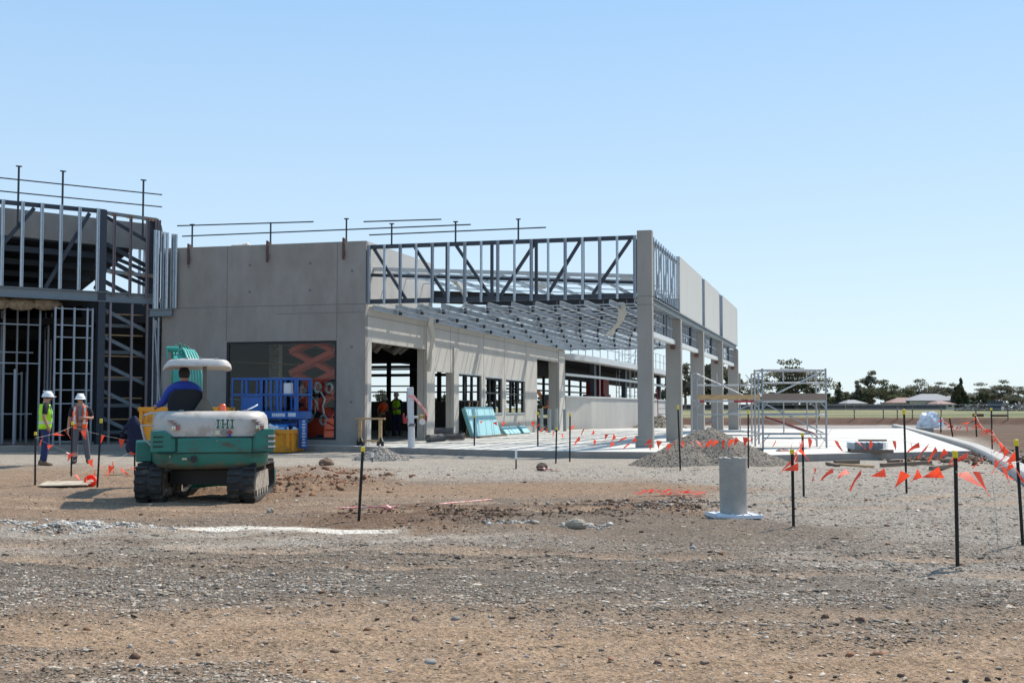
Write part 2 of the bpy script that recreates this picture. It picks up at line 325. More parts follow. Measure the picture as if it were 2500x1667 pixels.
at = gm.color_attributes.new('albedo', 'FLOAT_COLOR', 'POINT'); at.data.foreach_set('color', np.concatenate([C3.reshape(-1, 3), AM.reshape(-1, 1)], 1).astype(np.float32).ravel())
gm.polygons.foreach_set('use_smooth', np.ones(len(fa), bool))
def ground_mat(name='ground_dirt_and_gravel', attr=True, col=(.3,.28,.25)):
    m = bpy.data.materials.new(name); m.use_nodes = True; n = m.node_tree; N = n.nodes; L = n.links; b = N['Principled BSDF']
    b.inputs['Roughness'].default_value = .93; b.inputs['Specular IOR Level'].default_value = .15
    tc = N.new('ShaderNodeTexCoord')
    if attr: a = N.new('ShaderNodeAttribute'); a.attribute_name = 'albedo'; c0 = a.outputs['Color']
    else: a = N.new('ShaderNodeRGB'); a.outputs[0].default_value = (*col, 1); c0 = a.outputs[0]
    fac = []
    for sc, lo, hi in ((55, .62, 1.42), (16, .78, 1.22), (130, .72, 1.3)):
        v = N.new('ShaderNodeTexVoronoi') if sc == 55 else N.new('ShaderNodeTexNoise'); v.inputs['Scale'].default_value = sc; L.new(tc.outputs['Object'], v.inputs['Vector'])
        o = v.outputs['Color'] if sc == 55 else v.outputs[0]
        if sc == 55:
            s_ = N.new('ShaderNodeSeparateColor'); L.new(o, s_.inputs[0]); o = s_.outputs[0]; vd = v.outputs['Distance']
            mr = N.new('ShaderNodeMapRange')
        else:
            v.inputs['Detail'].default_value = 5; v.inputs['Roughness'].default_value = .7; mr = N.new('ShaderNodeMapRange'); mr.inputs[1].default_value = .3; mr.inputs[2].default_value = .7
        mr.inputs[3].default_value = lo; mr.inputs[4].default_value = hi; L.new(o, mr.inputs[0]); fac.append(mr.outputs[0])
    src = c0
    for f_ in fac:
        s_ = N.new('ShaderNodeVectorMath'); s_.operation = 'SCALE'; L.new(src, s_.inputs[0]); L.new(f_, s_.inputs['Scale']); src = s_.outputs[0]
    L.new(src, b.inputs['Base Color'])
    t = N.new('ShaderNodeTexNoise'); t.inputs['Scale'].default_value = 38; t.inputs['Detail'].default_value = 7; t.inputs['Roughness'].default_value = .75; L.new(tc.outputs['Object'], t.inputs['Vector'])
    bp = N.new('ShaderNodeBump'); bp.inputs['Strength'].default_value = 1.0; bp.inputs['Distance'].default_value = .035; L.new(t.outputs[0], bp.inputs['Height'])
    bp2 = N.new('ShaderNodeBump'); bp2.inputs['Strength'].default_value = .7; bp2.inputs['Distance'].default_value = .012; L.new(vd, bp2.inputs['Height']); L.new(bp.outputs[0], bp2.inputs['Normal'])
    L.new(bp2.outputs[0], b.inputs['Normal']); return m
GROUNDM = ground_mat(); gm.materials.append(GROUNDM)
struct(link(bpy.data.objects.new('ground', gm)), label='dirt and gravel ground of the building site')
# ---- loose stones: nobody could count them
def stones(name, P, size, colr, label, flat=.5):
    n = len(P); base = np.array([(-1,-1,-1),(1,-1,-1),(1,1,-1),(-1,1,-1),(-.7,-.7,1),(.7,-.7,1),(.7,.7,1),(-.7,.7,1)], float)
    V = base[None]*RNG.uniform(.35, 1.35, (n, 8, 3)); V[:, :, 2] *= flat*RNG.uniform(.5, 1.2, (n, 1)); V[:, :, 0] *= RNG.uniform(.7, 2.0, (n, 1)); V *= size[:, None, None]*.5
    a = RNG.uniform(0, 6.283, n); tl = RNG.normal(0, .28, n); ca, sa, ct, st = np.cos(a), np.sin(a), np.cos(tl), np.sin(tl)
    x, y, z = V[..., 0], V[..., 1], V[..., 2]; y2 = y*ct[:, None]-z*st[:, None]; z2 = y*st[:, None]+z*ct[:, None]
    V = np.stack([x*ca[:, None]-y2*sa[:, None], x*sa[:, None]+y2*ca[:, None], z2], -1)+P[:, None, :]
    V[..., 2] += size[:, None]*flat*.28
    q = np.array([(0,3,2,1),(4,5,6,7),(0,1,5,4),(1,2,6,5),(2,3,7,6),(3,0,4,7)]); Fc = (q[None]+8*np.arange(n)[:, None, None]).reshape(-1, 4)
    me = fastmesh(name, V.reshape(-1, 3), Fc); at = me.color_attributes.new('albedo', 'FLOAT_COLOR', 'POINT')
    cc = np.repeat(np.concatenate([colr, np.ones((n, 1))], 1), 8, 0); at.data.foreach_set('color', cc.astype(np.float32).ravel())
    m = bpy.data.materials.new(name+'_stone'); m.use_nodes = True; b = m.node_tree.nodes['Principled BSDF']; b.inputs['Roughness'].default_value = .9; b.inputs['Specular IOR Level'].default_value = .2
    A = m.node_tree.nodes.new('ShaderNodeAttribute'); A.attribute_name = 'albedo'
    tn = m.node_tree.nodes.new('ShaderNodeTexNoise'); tn.inputs['Scale'].default_value = 90; mr = m.node_tree.nodes.new('ShaderNodeMapRange'); mr.inputs[3].default_value = .7; mr.inputs[4].default_value = 1.3
    tc = m.node_tree.nodes.new('ShaderNodeTexCoord'); m.node_tree.links.new(tc.outputs['Object'], tn.inputs['Vector']); m.node_tree.links.new(tn.outputs[0], mr.inputs[0])
    s_ = m.node_tree.nodes.new('ShaderNodeVectorMath'); s_.operation = 'SCALE'; m.node_tree.links.new(A.outputs['Color'], s_.inputs[0]); m.node_tree.links.new(mr.outputs[0], s_.inputs['Scale'])
    m.node_tree.links.new(s_.outputs[0], b.inputs['Base Color']); me.materials.append(m)
    return struct(link(bpy.data.objects.new(name, me)), 'stuff', label)
NS = 300000
yy = 1/(1/5.2-RNG.random(NS)*(1/5.2-1/29)); xx = RNG.uniform(-.52, .52, NS)*(yy+1.0)
c_, a_ = zones(xx, yy); clump = sm(fbm(xx, yy, 3.0, 201), .35, .62); keep = RNG.random(NS) < np.clip(a_*(.25+.75*clump)+.055, 0, 1)*np.clip(.5+yy/20, 0, 1)
xx, yy, c_ = xx[keep], yy[keep], c_[keep]; n_ = len(xx)
sz = np.exp(RNG.normal(math.log(.0125), .42, n_)); sz = np.clip(sz, .006, .05)*(1+.03*(yy-6))
pal = np.array([(.50,.46,.42),(.36,.325,.295),(.20,.175,.155),(.60,.55,.49),(.36,.27,.20),(.23,.17,.13)])[RNG.choice(6, n_, p=(.27,.25,.17,.13,.11,.07))]
cs = np.clip((.78*pal+.22*c_)*RNG.uniform(.6, 1.15, (n_, 1))*np.array([1.05,.98,.89]), .02, .85)
stones('gravel', np.stack([xx, yy, height(xx, yy)], 1), sz, cs, 'grey crushed stone scattered over the dirt', .30)
# dark soil clods and odd bigger stones
NB = 620; yy = 1/(1/5.5-RNG.random(NB)*(1/5.5-1/27)); xx = RNG.uniform(-.48, .48, NB)*yy; sz = np.clip(np.exp(RNG.normal(math.log(.019), .45, NB)), .01, .055)
cb = np.array([(.10,.07,.055),(.17,.10,.07),(.32,.29,.26),(.24,.12,.07)])[RNG.choice(4, NB)]*RNG.uniform(.7, 1.2, (NB, 1))
stones('soil_clods', np.stack([xx, yy, height(xx, yy)], 1), sz, cb, 'dark clods of soil and larger stones lying on the dirt', .7)
def patch_clods(name, cx, cy, rx, ry, n, s0, cols_, label, flat=.75):
    x = cx+rx*.52*RNG.normal(0, 1, n*3); y = cy+ry*.52*RNG.normal(0, 1, n*3); k = sm(fbm(x, y, 2.2, 401), .38, .62) > RNG.random(n*3); x = x[k]; y = y[k]; n = len(x)
    sz = np.clip(np.exp(RNG.normal(math.log(s0), .5, n)), .01, s0*3.2); c = np.array(cols_)[RNG.choice(len(cols_), n)]*RNG.uniform(.7, 1.2, (n, 1))
    return stones(name, np.stack([x, y, height(x, y)], 1), sz, c, label, flat)
patch_clods('dark_soil', -.1, 16.3, 2.1, 1.3, 1500, .016, [(.13,.075,.05),(.20,.12,.08),(.09,.06,.045)], 'broken dark brown soil in the middle of the yard')
patch_clods('red_clay', -3.9, 24.0, 1.2, 3.2, 900, .035, [(.32,.18,.11),(.28,.13,.07),(.20,.10,.06)], 'heaped orange clay clods beside the excavator')
patch_clods('white_rubble', -5.0, 14.4, 1.2, .38, 1500, .016, [(.50,.43,.36),(.60,.57,.52),(.45,.42,.38)], 'white chalky rubble lying across the left of the yard', .5)
patch_clods('upturned_soil', 2.0, 18.1, 1.2, .9, 1300, .02, [(.15,.09,.06),(.22,.15,.11),(.32,.28,.24)], 'upturned soil around the concrete pipe')
patch_clods('kerbside_soil', 12.6, 38, 2.2, 7, 2200, .07, [(.15,.08,.05),(.12,.07,.045),(.26,.2,.16)], 'rough dark soil beside the kerb')
# ---- heaps of aggregate
def heap(name, loc, rx, ry, hgt, label, col, seed, peaks=((0,0,1,1),), cat='gravel heap', n=70, st=5200, ssz=.03):
    g = np.linspace(-1.25, 1.25, n); U, V = np.meshgrid(g, g, indexing='ij'); h = np.zeros_like(U)
    for px, py, s_, k in peaks:
        d = np.sqrt(((U-px)/s_)**2+((V-py)/s_)**2); h = np.maximum(h, k*np.clip(1-d*1.02, 0, 1)**.92)
    X = U*rx; Y = V*ry; h = h*hgt*(1+.35*(fbm(X, Y, 2.2, seed)-.5))+(fbm(X, Y, 7, seed+3)-.5)*.05*np.minimum(1, h*5)-.035
    h = np.minimum(h, hgt*.97+.03*fbm(X, Y, 5, seed+5))
    def hh(x, y):
        i = np.clip((x/rx+1.25)/2.5*(n-1), 0, n-1.001); j = np.clip((y/ry+1.25)/2.5*(n-1), 0, n-1.001); a = i.astype(int); b = j.astype(int)
        fi, fj = i-a, j-b; return (h[a, b]*(1-fi)+h[a+1, b]*fi)*(1-fj)+(h[a, b+1]*(1-fi)+h[a+1, b+1]*fi)*fj
    i = np.arange(n-1)[:, None]*n+np.arange(n-1)[None, :]; fa = np.stack([i, i+n, i+n+1, i+1], -1).reshape(-1, 4)
    me = fastmesh(name, np.stack([X, Y, h], -1).reshape(-1, 3), fa); me.polygons.foreach_set('use_smooth', np.ones(len(fa), bool))
    me.materials.append(ground_mat(name+'_aggregate', False, col)); o = link(bpy.data.objects.new(name, me)); o.location = loc; tag(o, label, cat)
    x = RNG.uniform(-1, 1, st)*rx*1.1; y = RNG.uniform(-1, 1, st)*ry*1.1; z = hh(x, y); k = z > -.02; x, y, z = x[k], y[k], z[k]
    c = np.array(col)*RNG.uniform(.45, 1.6, (len(x), 1)); s_ = stones('loose_aggregate', np.stack([x, y, z], 1), np.clip(np.exp(RNG.normal(math.log(ssz), .4, len(x))), .01, .12), c, None, .7)
    s_.parent = o
    if 'label' in s_: del s_['label']
    return o
heap('aggregate_heap', (5.0, 31.2, 0), 2.0, 1.7, 1.0, 'large cone shaped heap of grey crushed stone by the corner pillar', (.27,.225,.18), 301, ((0.02,.1,.98,1),(-.35,-.25,.72,.62),(.45,-.2,.62,.5),(.1,-.35,.5,.72)), st=12000, ssz=.014)
heap('small_heap', (-3.55, 33.4, 0), .85, .75, .42, 'low mound of crushed stone round the foot of the white standpipe', (.33,.29,.25), 331, ((0,0,1,1),(-.4,.1,.6,.7)), st=2400, ssz=.02)
heap('dirt_heap', (9.6, 80.0, 0), 2.0, 1.6, 1.0, 'brown soil heap in front of the curved concrete wall', (.30,.25,.19), 341, st=1200, ssz=.06)
# ================================================================ the main building (local X to the right along the front, Y into the depth)
ORG = Vector((4.30, 37.64, 0)); BA = R(-15.16)
BX = Vector((math.cos(BA), math.sin(BA), 0)); BY = Vector((-math.sin(BA), math.cos(BA), 0))
def bw(x, y, z=0): return ORG+BX*x+BY*y+Vector((0, 0, z))
ZS = .19; ZT = 6.88; ZC0, ZC1 = 4.80, 4.96; XW = -9.42
PY = [0, 6.8, 14.1, 22.3, 31.2]
# slab
sl_ = MB(); sl_.prism([(-17.2,-.55),(-11.2,-.62),(-9.7,-.75),(-5.2,-2.75),(-3.2,-3.3),(-1.45,-3.6),(.62,-3.45),(.62,.6),(3.3,.6),(3.6,-5.0),(4.39,-4.3),(6.5,-2.5),(9.12,-.15),(9.0,39.4),(5.6,35.6),(-6.4,36),(-9.0,30),(-30,30),(-30,.5),(-17.2,.5)], 'z', -.25, ZS)
slab = struct(obj('concrete_slab', sl_, SLABM, loc=tuple(ORG), rz=BA), label='pale concrete floor slab and apron of the unfinished building')
slab.data.materials.append(CONC)  # darker concrete for the side faces: staining plus shade put into the colour
for p in slab.data.polygons:
    if abs(p.normal.z) < .5: p.material_index = 1
for k, (x0, x1, y0, y1) in enumerate([(-9.3,9.0,y,y+.02) for y in (6.8,14.1,22.3,30.8)]+[(x,x+.02,.7,35) for x in (-4.8,.9,4.9)]+[(.9,9.05,3.2,3.22)]): obj('saw_cut', MB().box(x0, x1, y0, y1, ZS-.01, ZS+.003), JOINT, slab)
BLD = thing('unfinished_building', 'single storey building of grey precast concrete with an open steel roof over its porch', 'building', tuple(ORG), BA)
def bobj(name, m, material, parent=None, **k): return obj(name, m, material, parent or BLD, **k)
T = .2
m = MB(); m.box(-16.9,-14.44,0,T,-.2,ZT); m.box(-14.44,-10.43,0,T,3.62,ZT); m.box(-10.43,XW-.0,0,T,-.2,ZT); m.box(-14.44,-10.43,0,T,-.2,.36)
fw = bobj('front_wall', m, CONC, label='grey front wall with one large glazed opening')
j = MB()
for x in (-14.44, -10.43): j.box(x-.012, x+.012, -.004, .03, 3.66 if x else 0, ZT-.02)
j.box(-16.88, -9.44, -.005, .03, 4.80, 4.82); j.box(-12.6, -9.44, -.005, .03, 4.53, 4.545); bobj('joint', j, JOINT, fw)
for x, z in ((-15.9,6.2),(-15.9,2.2),(-13.6,6.2),(-11.4,6.2),(-13.6,5.3),(-11.4,5.3),(-9.9,5.9),(-9.9,1.6),(-9.9,3.4)): bobj('lifting_recess', MB().lathe([(.001,-.004),(.05,-.004),(.05,.02),(.001,.02)], (x,0,z), 12, 'y'), JOINT, fw)
m = MB()
for x0, x1, z0, z1 in ((-14.44,-14.36,.36,3.62),(-10.51,-10.43,.36,3.62),(-14.36,-10.51,3.54,3.62),(-14.36,-10.51,.36,.44)): m.box(x0, x1, .03, .13, z0, z1)
wn = bobj('window_frame', m, DARKER, fw)
# glass
GL = bpy.data.materials.new('dark_glass'); GL.use_nodes = True; _n = GL.node_tree; _n.nodes.clear()
_t = _n.nodes.new('ShaderNodeBsdfTransparent'); _t.inputs[0].default_value = (.86,.90,.90,1); _g = _n.nodes.new('ShaderNodeBsdfGlossy'); _g.inputs['Roughness'].default_value = .01; _f = _n.nodes.new('ShaderNodeFresnel'); _f.inputs[0].default_value = 1.33
_m = _n.nodes.new('ShaderNodeMixShader'); _o = _n.nodes.new('ShaderNodeOutputMaterial'); _n.links.new(_f.outputs[0], _m.inputs[0]); _n.links.new(_t.outputs[0], _m.inputs[1]); _n.links.new(_g.outputs[0], _m.inputs[2]); _n.links.new(_m.outputs[0], _o.inputs[0])
m = MB(); m.box(-14.36, -10.51, .07, .078, .44, 3.54); bobj('window_glass', m, GL, fw)
# side wall with its door and window openings
m = MB(); z5 = 4.75; X0, X1 = XW-T, XW
opens = [(.55,6.05,ZS,3.59),(6.95,9.35,ZS,2.80),(10.05,13.3,ZS,2.77),(13.95,16.65,1.19,2.72),(17.3,20.75,1.18,2.69),(23.2,28.07,ZS,3.89)]
ys = [T]+[v for o_ in opens for v in o_[:2]]+[29.5]
for k in range(0, len(ys), 2): m.box(X0, X1, ys[k]+.0, ys[k+1], -.2, z5)
for a, b, c, d in opens:
    m.box(X0, X1, a, b, d, z5)
    if c > .3: m.box(X0, X1, a, b, -.2, c)
m.box(X0, X1, T, 6.75, z5, ZT)
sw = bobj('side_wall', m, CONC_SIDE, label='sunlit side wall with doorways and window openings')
m = MB()
for y in (5.8, 8.97, 9.98, 13.62, 16.97, 20.9, 27.6): m.box(X1-.01, X1+.005, y-.012, y+.012, ZS, z5-.02)
m.box(X1-.01, X1+.005, T, 29.4, 4.42, 4.435); bobj('joint', m, JOINT, sw)
for y0, y1, zt, dp in ((6.0,6.93,3.95,.14),(9.30,9.95,3.2,.1),(28.0,29.45,3.95,.35)):
    m = MB(); m.box(X0-dp, X1+.05, y0, y1, -.1, zt+.6); bobj('pier', m, CONC_SIDE, sw, bevel=.01)
m = MB(); m.box(X1+.0, X1+.10, .3, 29.45, 4.60, 4.74); bobj('ledger', m, CONC_SIDE, sw)
for a, b, c, d in opens[2:5]:
    m = MB(); zz = max(c, .3)
    for y in (a, (a*2+b)/3, (a+2*b)/3, b-.1): m.box(X0+.02, X0+.12, y, y+.1, zz, d)
    m.box(X0+.02, X0+.12, a, b, zz+(d-zz)*.55, zz+(d-zz)*.55+.06); m.box(X0+.02, X0+.12, a, b, d-.06, d)
    bobj('window_mullion', m, DARKER, sw)
    bobj('window_trim', MB().box(X1-.1, X1+.03, a-.02, b+.02, d, d+.05), GALV, sw)
    if c > .3: bobj('window_sill', MB().box(X1-.1, X1+.03, a-.02, b+.02, c-.06, c), GALV, sw)
# interior: roof, back wall, rear glazing
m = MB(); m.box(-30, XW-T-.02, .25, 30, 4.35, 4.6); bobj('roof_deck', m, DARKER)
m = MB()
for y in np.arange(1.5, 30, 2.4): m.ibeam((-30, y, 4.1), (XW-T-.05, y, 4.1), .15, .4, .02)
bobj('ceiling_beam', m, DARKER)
m = MB()
for k in range(9): # sagging foil insulation under the deck by the big doorway
    y = .5+k*.62; m.path([(-9.75-.0*k, y, 4.02-.12*math.sin(k)), (-10.3, y+.2, 3.62-.15*math.cos(k*1.7)), (-11.2, y+.3, 3.95), (-12.6, y+.1, 3.72-.1*math.sin(k*2.3)), (-14, y, 4.0)], .17, 8)
bobj('insulation', m, mat('dark_insulation', (.09,.085,.075), .95, var=.7, scale=14, bump=1, bscale=18))  # very dark, strongly mottled colour
m = MB(); m.box(-30, -13.3, 25.6, 25.8, 0, 1.75); bobj('back_wall', m, mat('back_wall_block', (.16,.15,.14), .9))
m = MB()
for k, x in enumerate(np.arange(-30, -11.0, 1.45)): m.beam((x, 25.7, 1.75), (x, 25.7, 4.4), .42 if k % 3 == 0 else .2, .2)
for z in (2.22, 2.55, 3.1, 3.55, 3.95): m.box(-30, -11.2, 25.65, 25.75, z, z+(.16 if z in (3.1, 3.55) else .07))
for x in np.arange(-29.6, -13.3, .72): m.box(x, x+.03, 25.66, 25.7, 1.75, 2.22)
bobj('rear_mullion', m, DARKER)
m = MB(); m.box(-30, -10, 25.6, 25.85, 4.2, 4.6); bobj('rear_beam', m, DARKER)
m = MB(); m.box(-24.2, -24.0, 7, 25, 0, 4.4); bobj('partition', m, DARKER)
m = MB()
m.box(-13.2, -12.8, 8, 8.4, ZS, 4.1)
m.box(-16.9,-9.7,11.5,11.6,3.0,3.06)
bobj('inner_column', m, DARK)
bobj('partition', MB().box(-16.7, -12.1, 4.6, 4.7, 0, 4.3), DARKER)  # added dark sheet behind the glass, hides the bright rear openings
SPK = mat('speckled_wrap', (.30,.28,.24), .8, var=.9, scale=16, bump=1)
for x in (-14.3, -11.75): bobj('wrapped_column', MB().box(x, x+.38, 2.9, 3.2, ZS, 4.1), SPK)
for z, x0, x1 in ((3.05,-15.6,-12.8),(2.5,-14.0,-11.8),(1.75,-15.8,-14.6)): bobj('ceiling_channel', MB().beam((x0,2.6,z),(x1,2.6,z-.12),.03,.03), WOOD if z > 3 else GALV)
m = MB(); m.beam((-9.75,.9,3.02),(-12.2,5.2,2.95),.08,.08); bobj('ceiling_channel', m, GALV)
# ---- pillars
for k, y in enumerate(PY):
    m = MB()
    if k == 0: m.box(-.46, 0, 0, .32, -.1, 4.58); m.box(-.46, -.004, .004, .316, 4.58, 4.84); m.box(-.46, 0, 0, .32, 4.84, ZT)
    else: m.box(-.55, 0, y, y+.4, -.1, 4.60)
    p = bobj('pillar', m, CONC_PIL, bevel=.008, label='corner pillar rising the full height of the wall' if k == 0 else None)
    if k == 0:
        m = MB(); m.box(-.463, .003, -.003, .323, 4.572, 4.586); m.box(-.463, .003, -.003, .323, 4.835, 4.849); bobj('joint', m, JOINT, p)
        m = MB(); m.box(-.54, -.46, .02, .2, 0, .55); bobj('upstand', m, CONC_PIL, p)
# ---- roof edge beam along the right, lintels, cladding panels
for k in range(4):
    y0, y1 = PY[k]+(.34 if k == 0 else .0), PY[k+1]
    m = MB(); m.ibeam((-.10, y0, 4.71), (-.10, y1-.01, 4.71), .2, .22, .03); bobj('edge_beam', m, BEAMG)
    m = MB(); m.chan((-.27, PY[k]+.4, 3.76), (-.27, y1-.005, 3.76), .16, .16, .02); bobj('lintel', m, WHITEST)
    m = MB(); m.box(-.36, -.2, y1-.14, y1-.01, 3.52, 3.68); bobj('bracket', m, RUST)
    m = MB()
    for j_ in range(1, 9):
        y = PY[k]+.4+(y1-PY[k]-.5)*j_/9; m.beam((-.25, y, 3.84), (-.25, y, 4.6), .05, .05)
    m.beam((-.25, PY[k]+.4, 4.2), (-.25, y1-.1, 4.2), .05, .05); bobj('window_stud', m, GALVD)
    for yy_ in (PY[k]+.45, (PY[k]+y1)/2+1.2): bobj('window_post', MB().box(-.34, -.2, yy_, yy_+.2, 3.84, 4.6), DARK)
for a, b in ((6.85,14.0),(15.05,21.3),(22.95,31.2)):
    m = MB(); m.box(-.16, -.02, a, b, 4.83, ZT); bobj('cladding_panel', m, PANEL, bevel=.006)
m = MB()
for y in (14.15, 14.5, 14.9, 21.5, 22.1, 22.8, 31.3, 31.5): m.chan((-.09, y, 4.83), (-.09, y, ZT-.02), .1, .1)
bobj('gap_stud', m, GALVD)
rb = bobj('raw_bay', MB().ibeam((-.12, .4, 4.90), (-.12, 6.8, 4.90), .1, .1), DARK, label='open stud bay beside the corner pillar')
for k in range(12):
    y = .55+k*.55; bobj('stud', MB().chan((-.10, y, 4.84), (-.10, y, 6.80), .045, .08), GALV, rb)
bobj('top_rail', MB().beam((-.15, .3, 6.66), (-.15, 6.8, 6.66), .08, .1), DARK, rb)
for k in range(4): bobj('brace', MB().beam((-.2, .5+1.6*k, 4.95), (-.2, 1.9+1.6*k, 6.6), .06, .08), DARK, rb)
# ---- front and rear trusses
def truss(y, x0, x1, zb, zt, studs, zm=None, nm='front truss'):
    m = MB(); m.beam((x0, y, zb+.08), (x1, y, zb+.08), .1, .15); m.beam((x0, y, zt), (x1, y, zt), .1, .13)
    for f in (.0, .305, .475, .64, .81, 1): m.beam((x0+(x1-x0)*f, y, zb+.15), (x0+(x1-x0)*f, y, zt-.06), .09, .09)
    t = bobj('truss', m, DARK, label=nm)
    L = x1-x0
    for a, b in ((.02,.145),(.18,.305),(.34,.47),(.635,.505),(.80,.68),(.98,.845)):
        bobj('brace', MB().beam((x0+L*a, y+.01, zt-.06), (x0+L*b, y+.01, zb+.15), .08, .10), DARK, t)
    if studs:
        for k in range(17):
            x = x0+.03+(L-.06)*k/16; mm = MB(); wd = .10 if k % 2 == 0 else .075
            mm.chan((x, y-.095, zb-.02), (x, y-.095, zt+.06), .06, wd, .01, 1, (1,0,0)); bobj('stud', mm, GALV if k % 2 else GALVD, t)
    return t
truss(.12, XW+.06, -.50, ZC0, 6.68, True, nm='front truss with upright galvanised studs')
truss(31.3, XW-.4, -.1, 4.7, 6.3, False, nm='rear truss')
# ---- sloping roof steel
def zr(x, z0=6.02): return z0-.055*(x-XW)
for y in PY[1:4]: bobj('rafter', MB().ibeam((XW, y, zr(XW, 5.62)), (-.1, y, zr(-.1, 5.62)), .22, .46, .03), DARKER)
for k in range(8):
    x = XW+.75+1.12*k; bobj('roof_purlin', MB().chan((x, .7, zr(x)), (x, 31, zr(x)), .05, .12, .012, -1), GALV)
bobj('fascia_channel', MB().chan((XW, .7, zr(XW)), (-.3, .7, zr(-.3)), .1, .12, .012), WHITEST)
bobj('dark_rail', MB().beam((XW, .5, zr(XW, 5.80)), (-.45, .5, zr(-.45, 5.80)), .08, .10), DARK)
for y in np.arange(2.0, 31, 1.85): bobj('roof_bridging', MB().beam((XW, y, zr(XW, 6.02)), (-.3, y, zr(-.3, 6.02)), .05, .035), GALV)
for k in range(12):
    x = XW+.16+.79*k; bobj('ceiling_purlin', MB().chan((x, .3, 4.70), (x, 31, 4.70), .07, .17, .012, -1), GALV)
for y in np.arange(1.3, 31, 1.15): bobj('ceiling_bridging', MB().beam((XW, y, 4.72), (-.1, y, 4.72), .035, .035), GALV)
for y in (2.6, 6.6, 10.2, 13.9, 17.8, 22.0, 26.5):
    m = MB()
    for k in range(0,12): x = XW+.16+.79*k; m.box(x+.05, x+.13, y-.07, y+.07, 4.62, 4.98)
    bobj('hanger_row', m, DARKER)['kind'] = 'stuff'
# ---- draped strips of insulation fabric (things hanging from the steel)
def drape(label, pts, wd, dz=0):
    """ribbon along building-frame points with folds"""
    rings = []
    for i, p in enumerate(pts):
        p = Vector(p); ring = []
        for k in range(10):
            t = 2*math.pi*k/10; ring.append(p+Vector((math.cos(t)*wd*(.55+.2*math.sin(i*1.7)), math.sin(t)*wd*.35*(1+.5*math.sin(3*t+i)), .02*math.sin(5*t+i))))
        rings.append(ring)
    o = obj('fabric_drape', MB().loft(rings), INSUL, smooth=True, loc=tuple(ORG), rz=BA); return tag(o, label, 'fabric drape', 'cream fabric strips left on the roof steel')
drape('long cream fabric strip hanging down in front of the sunlit side wall', [(-9.05,5.6,4.9),(-9.1,5.55,4.5),(-9.0,5.6,4.0),(-9.08,5.6,3.5),(-9.15,5.6,3.0),(-9.2,5.6,2.75)], .17)
drape('short cream fabric strip hanging from the roof near the corner pillar', [(-1.35,2.2,4.85),(-1.3,2.2,4.5),(-1.4,2.2,4.2),(-1.62,2.2,3.95),(-1.75,2.2,3.78)], .2)
drape('cream fabric bundle slumped through the roof steel above the side wall', [(-7.9,4.0,6.0),(-7.5,4.0,5.8),(-7.2,3.8,5.4),(-7.15,3.7,5.05),(-7.2,3.7,4.93)], .18)
def bundle(label, x, y, z, s):
    m = MB(); m.lathe([(s*.1,-s*1.4),(s*.5,-s*1.1),(s*.62,-.3*s),(s*.5,.5*s),(s*.55,s),(s*.1,s*1.4)], (0,0,0), 12, 'x')
    for i, p in enumerate(m.v): m.v[i] = (p[0], p[1]*1.3, p[2]*(.6+.3*math.sin(7*p[0]+3*p[1])))
    o = obj('fabric_roll', m, INSUL, smooth=True, loc=tuple(bw(x, y, z)), rz=BA+.2); tag(o, label, 'fabric roll', 'white fabric rolls on the roof')
bundle('white fabric roll on the roof steel beside the corner pillar', -1.2, 4.5, 5.85, .42)
bundle('small white fabric roll on the roof steel behind the front truss', -6.2, 10, 6.3, .4)
bundle('white fabric roll lying on top of the grey front wall', -14.2, .5, ZT+.05, .25)
# ---- roof edge protection
CLAMP = simple('rusty_clamp', (.10,.05,.04), .7)
def guardrail(label, y, posts, rails, foot=True):
    g = thing('guard_rail', label, 'guard rail', tuple(bw(posts[0][0], y)), BA, 'pipe guard rails on the roof edges'); ox = posts[0][0]
    for x, z0, z1, br in posts:
        p = obj('post', MB().tube((x-ox, 0, z0), (x-ox, 0, z1), .03).box(x-ox-.07, x-ox+.07, -.05, .05, z1, z1+.03), DARK, g)
        if br: obj('clamp', MB().box(x-ox-.03, x-ox+.03, -.27, -.22, z0-.6, z0+.12).box(x-ox-.03, x-ox+.03, -.25, .02, z0+.02, z0+.1).box(x-ox, x-ox+.07, -.31, -.27, z0-.5, z0-.3), CLAMP, p)
    for xa, za, xb, zb in rails: obj('rail', MB().tube((xa-ox, .03, za), (xb-ox, .03, zb), .022), DARK, g)
guardrail('pipe guard rail with rusty clamps on the long grey front wall', .2, [(-15.9,ZT,7.68,1),(-12.95,ZT,7.62,1),(-10.2,ZT,7.65,1)], [(-16.5,7.68,-11.4,7.62),(-16.3,7.31,-5.9,7.31),(-9.6,7.55,-6.9,7.52)])
guardrail('pipe guard rail standing on the top chord of the front truss', .2, [(-8.6,6.7,7.42,0),(-6.4,6.7,7.4,0),(-4.3,6.7,7.4,0)], [(-9.4,7.1,-3.4,7.12)])
# ================================================================ low curved wing behind
CW = thing('curved_building', 'low curved concrete wing with dark steel columns under a pale roof edge', 'building', tuple(ORG), BA)
cp = [(-9.4,29.7),(-8.6,33),(-7.95,38),(-7.5,44),(-7.35,50),(-7.4,57),(-7.7,64)]
zt_ = [4.42,4.33,4.22,4.14,4.10,4.08,4.06]
def strip(z0f, z1f, off, th):
    m = MB(); rings = []
    for i, (x, y) in enumerate(cp):
        rings.append([(x+off, y, z0f(i)), (x+off-th, y, z0f(i)), (x+off-th, y, z1f(i)), (x+off, y, z1f(i))])
    return m.loft(rings)
obj('low_wall', strip(lambda i: -.2, lambda i: 2.0-.02*i, 0, .2), CONC_SIDE, CW)
obj('wall_capping', strip(lambda i: 2.0-.02*i, lambda i: 2.08-.02*i, .06, .32), WHITEST, CW)
obj('roof_edge', strip(lambda i: zt_[i]-.32, lambda i: zt_[i], .5, .7), WHITEST, CW)
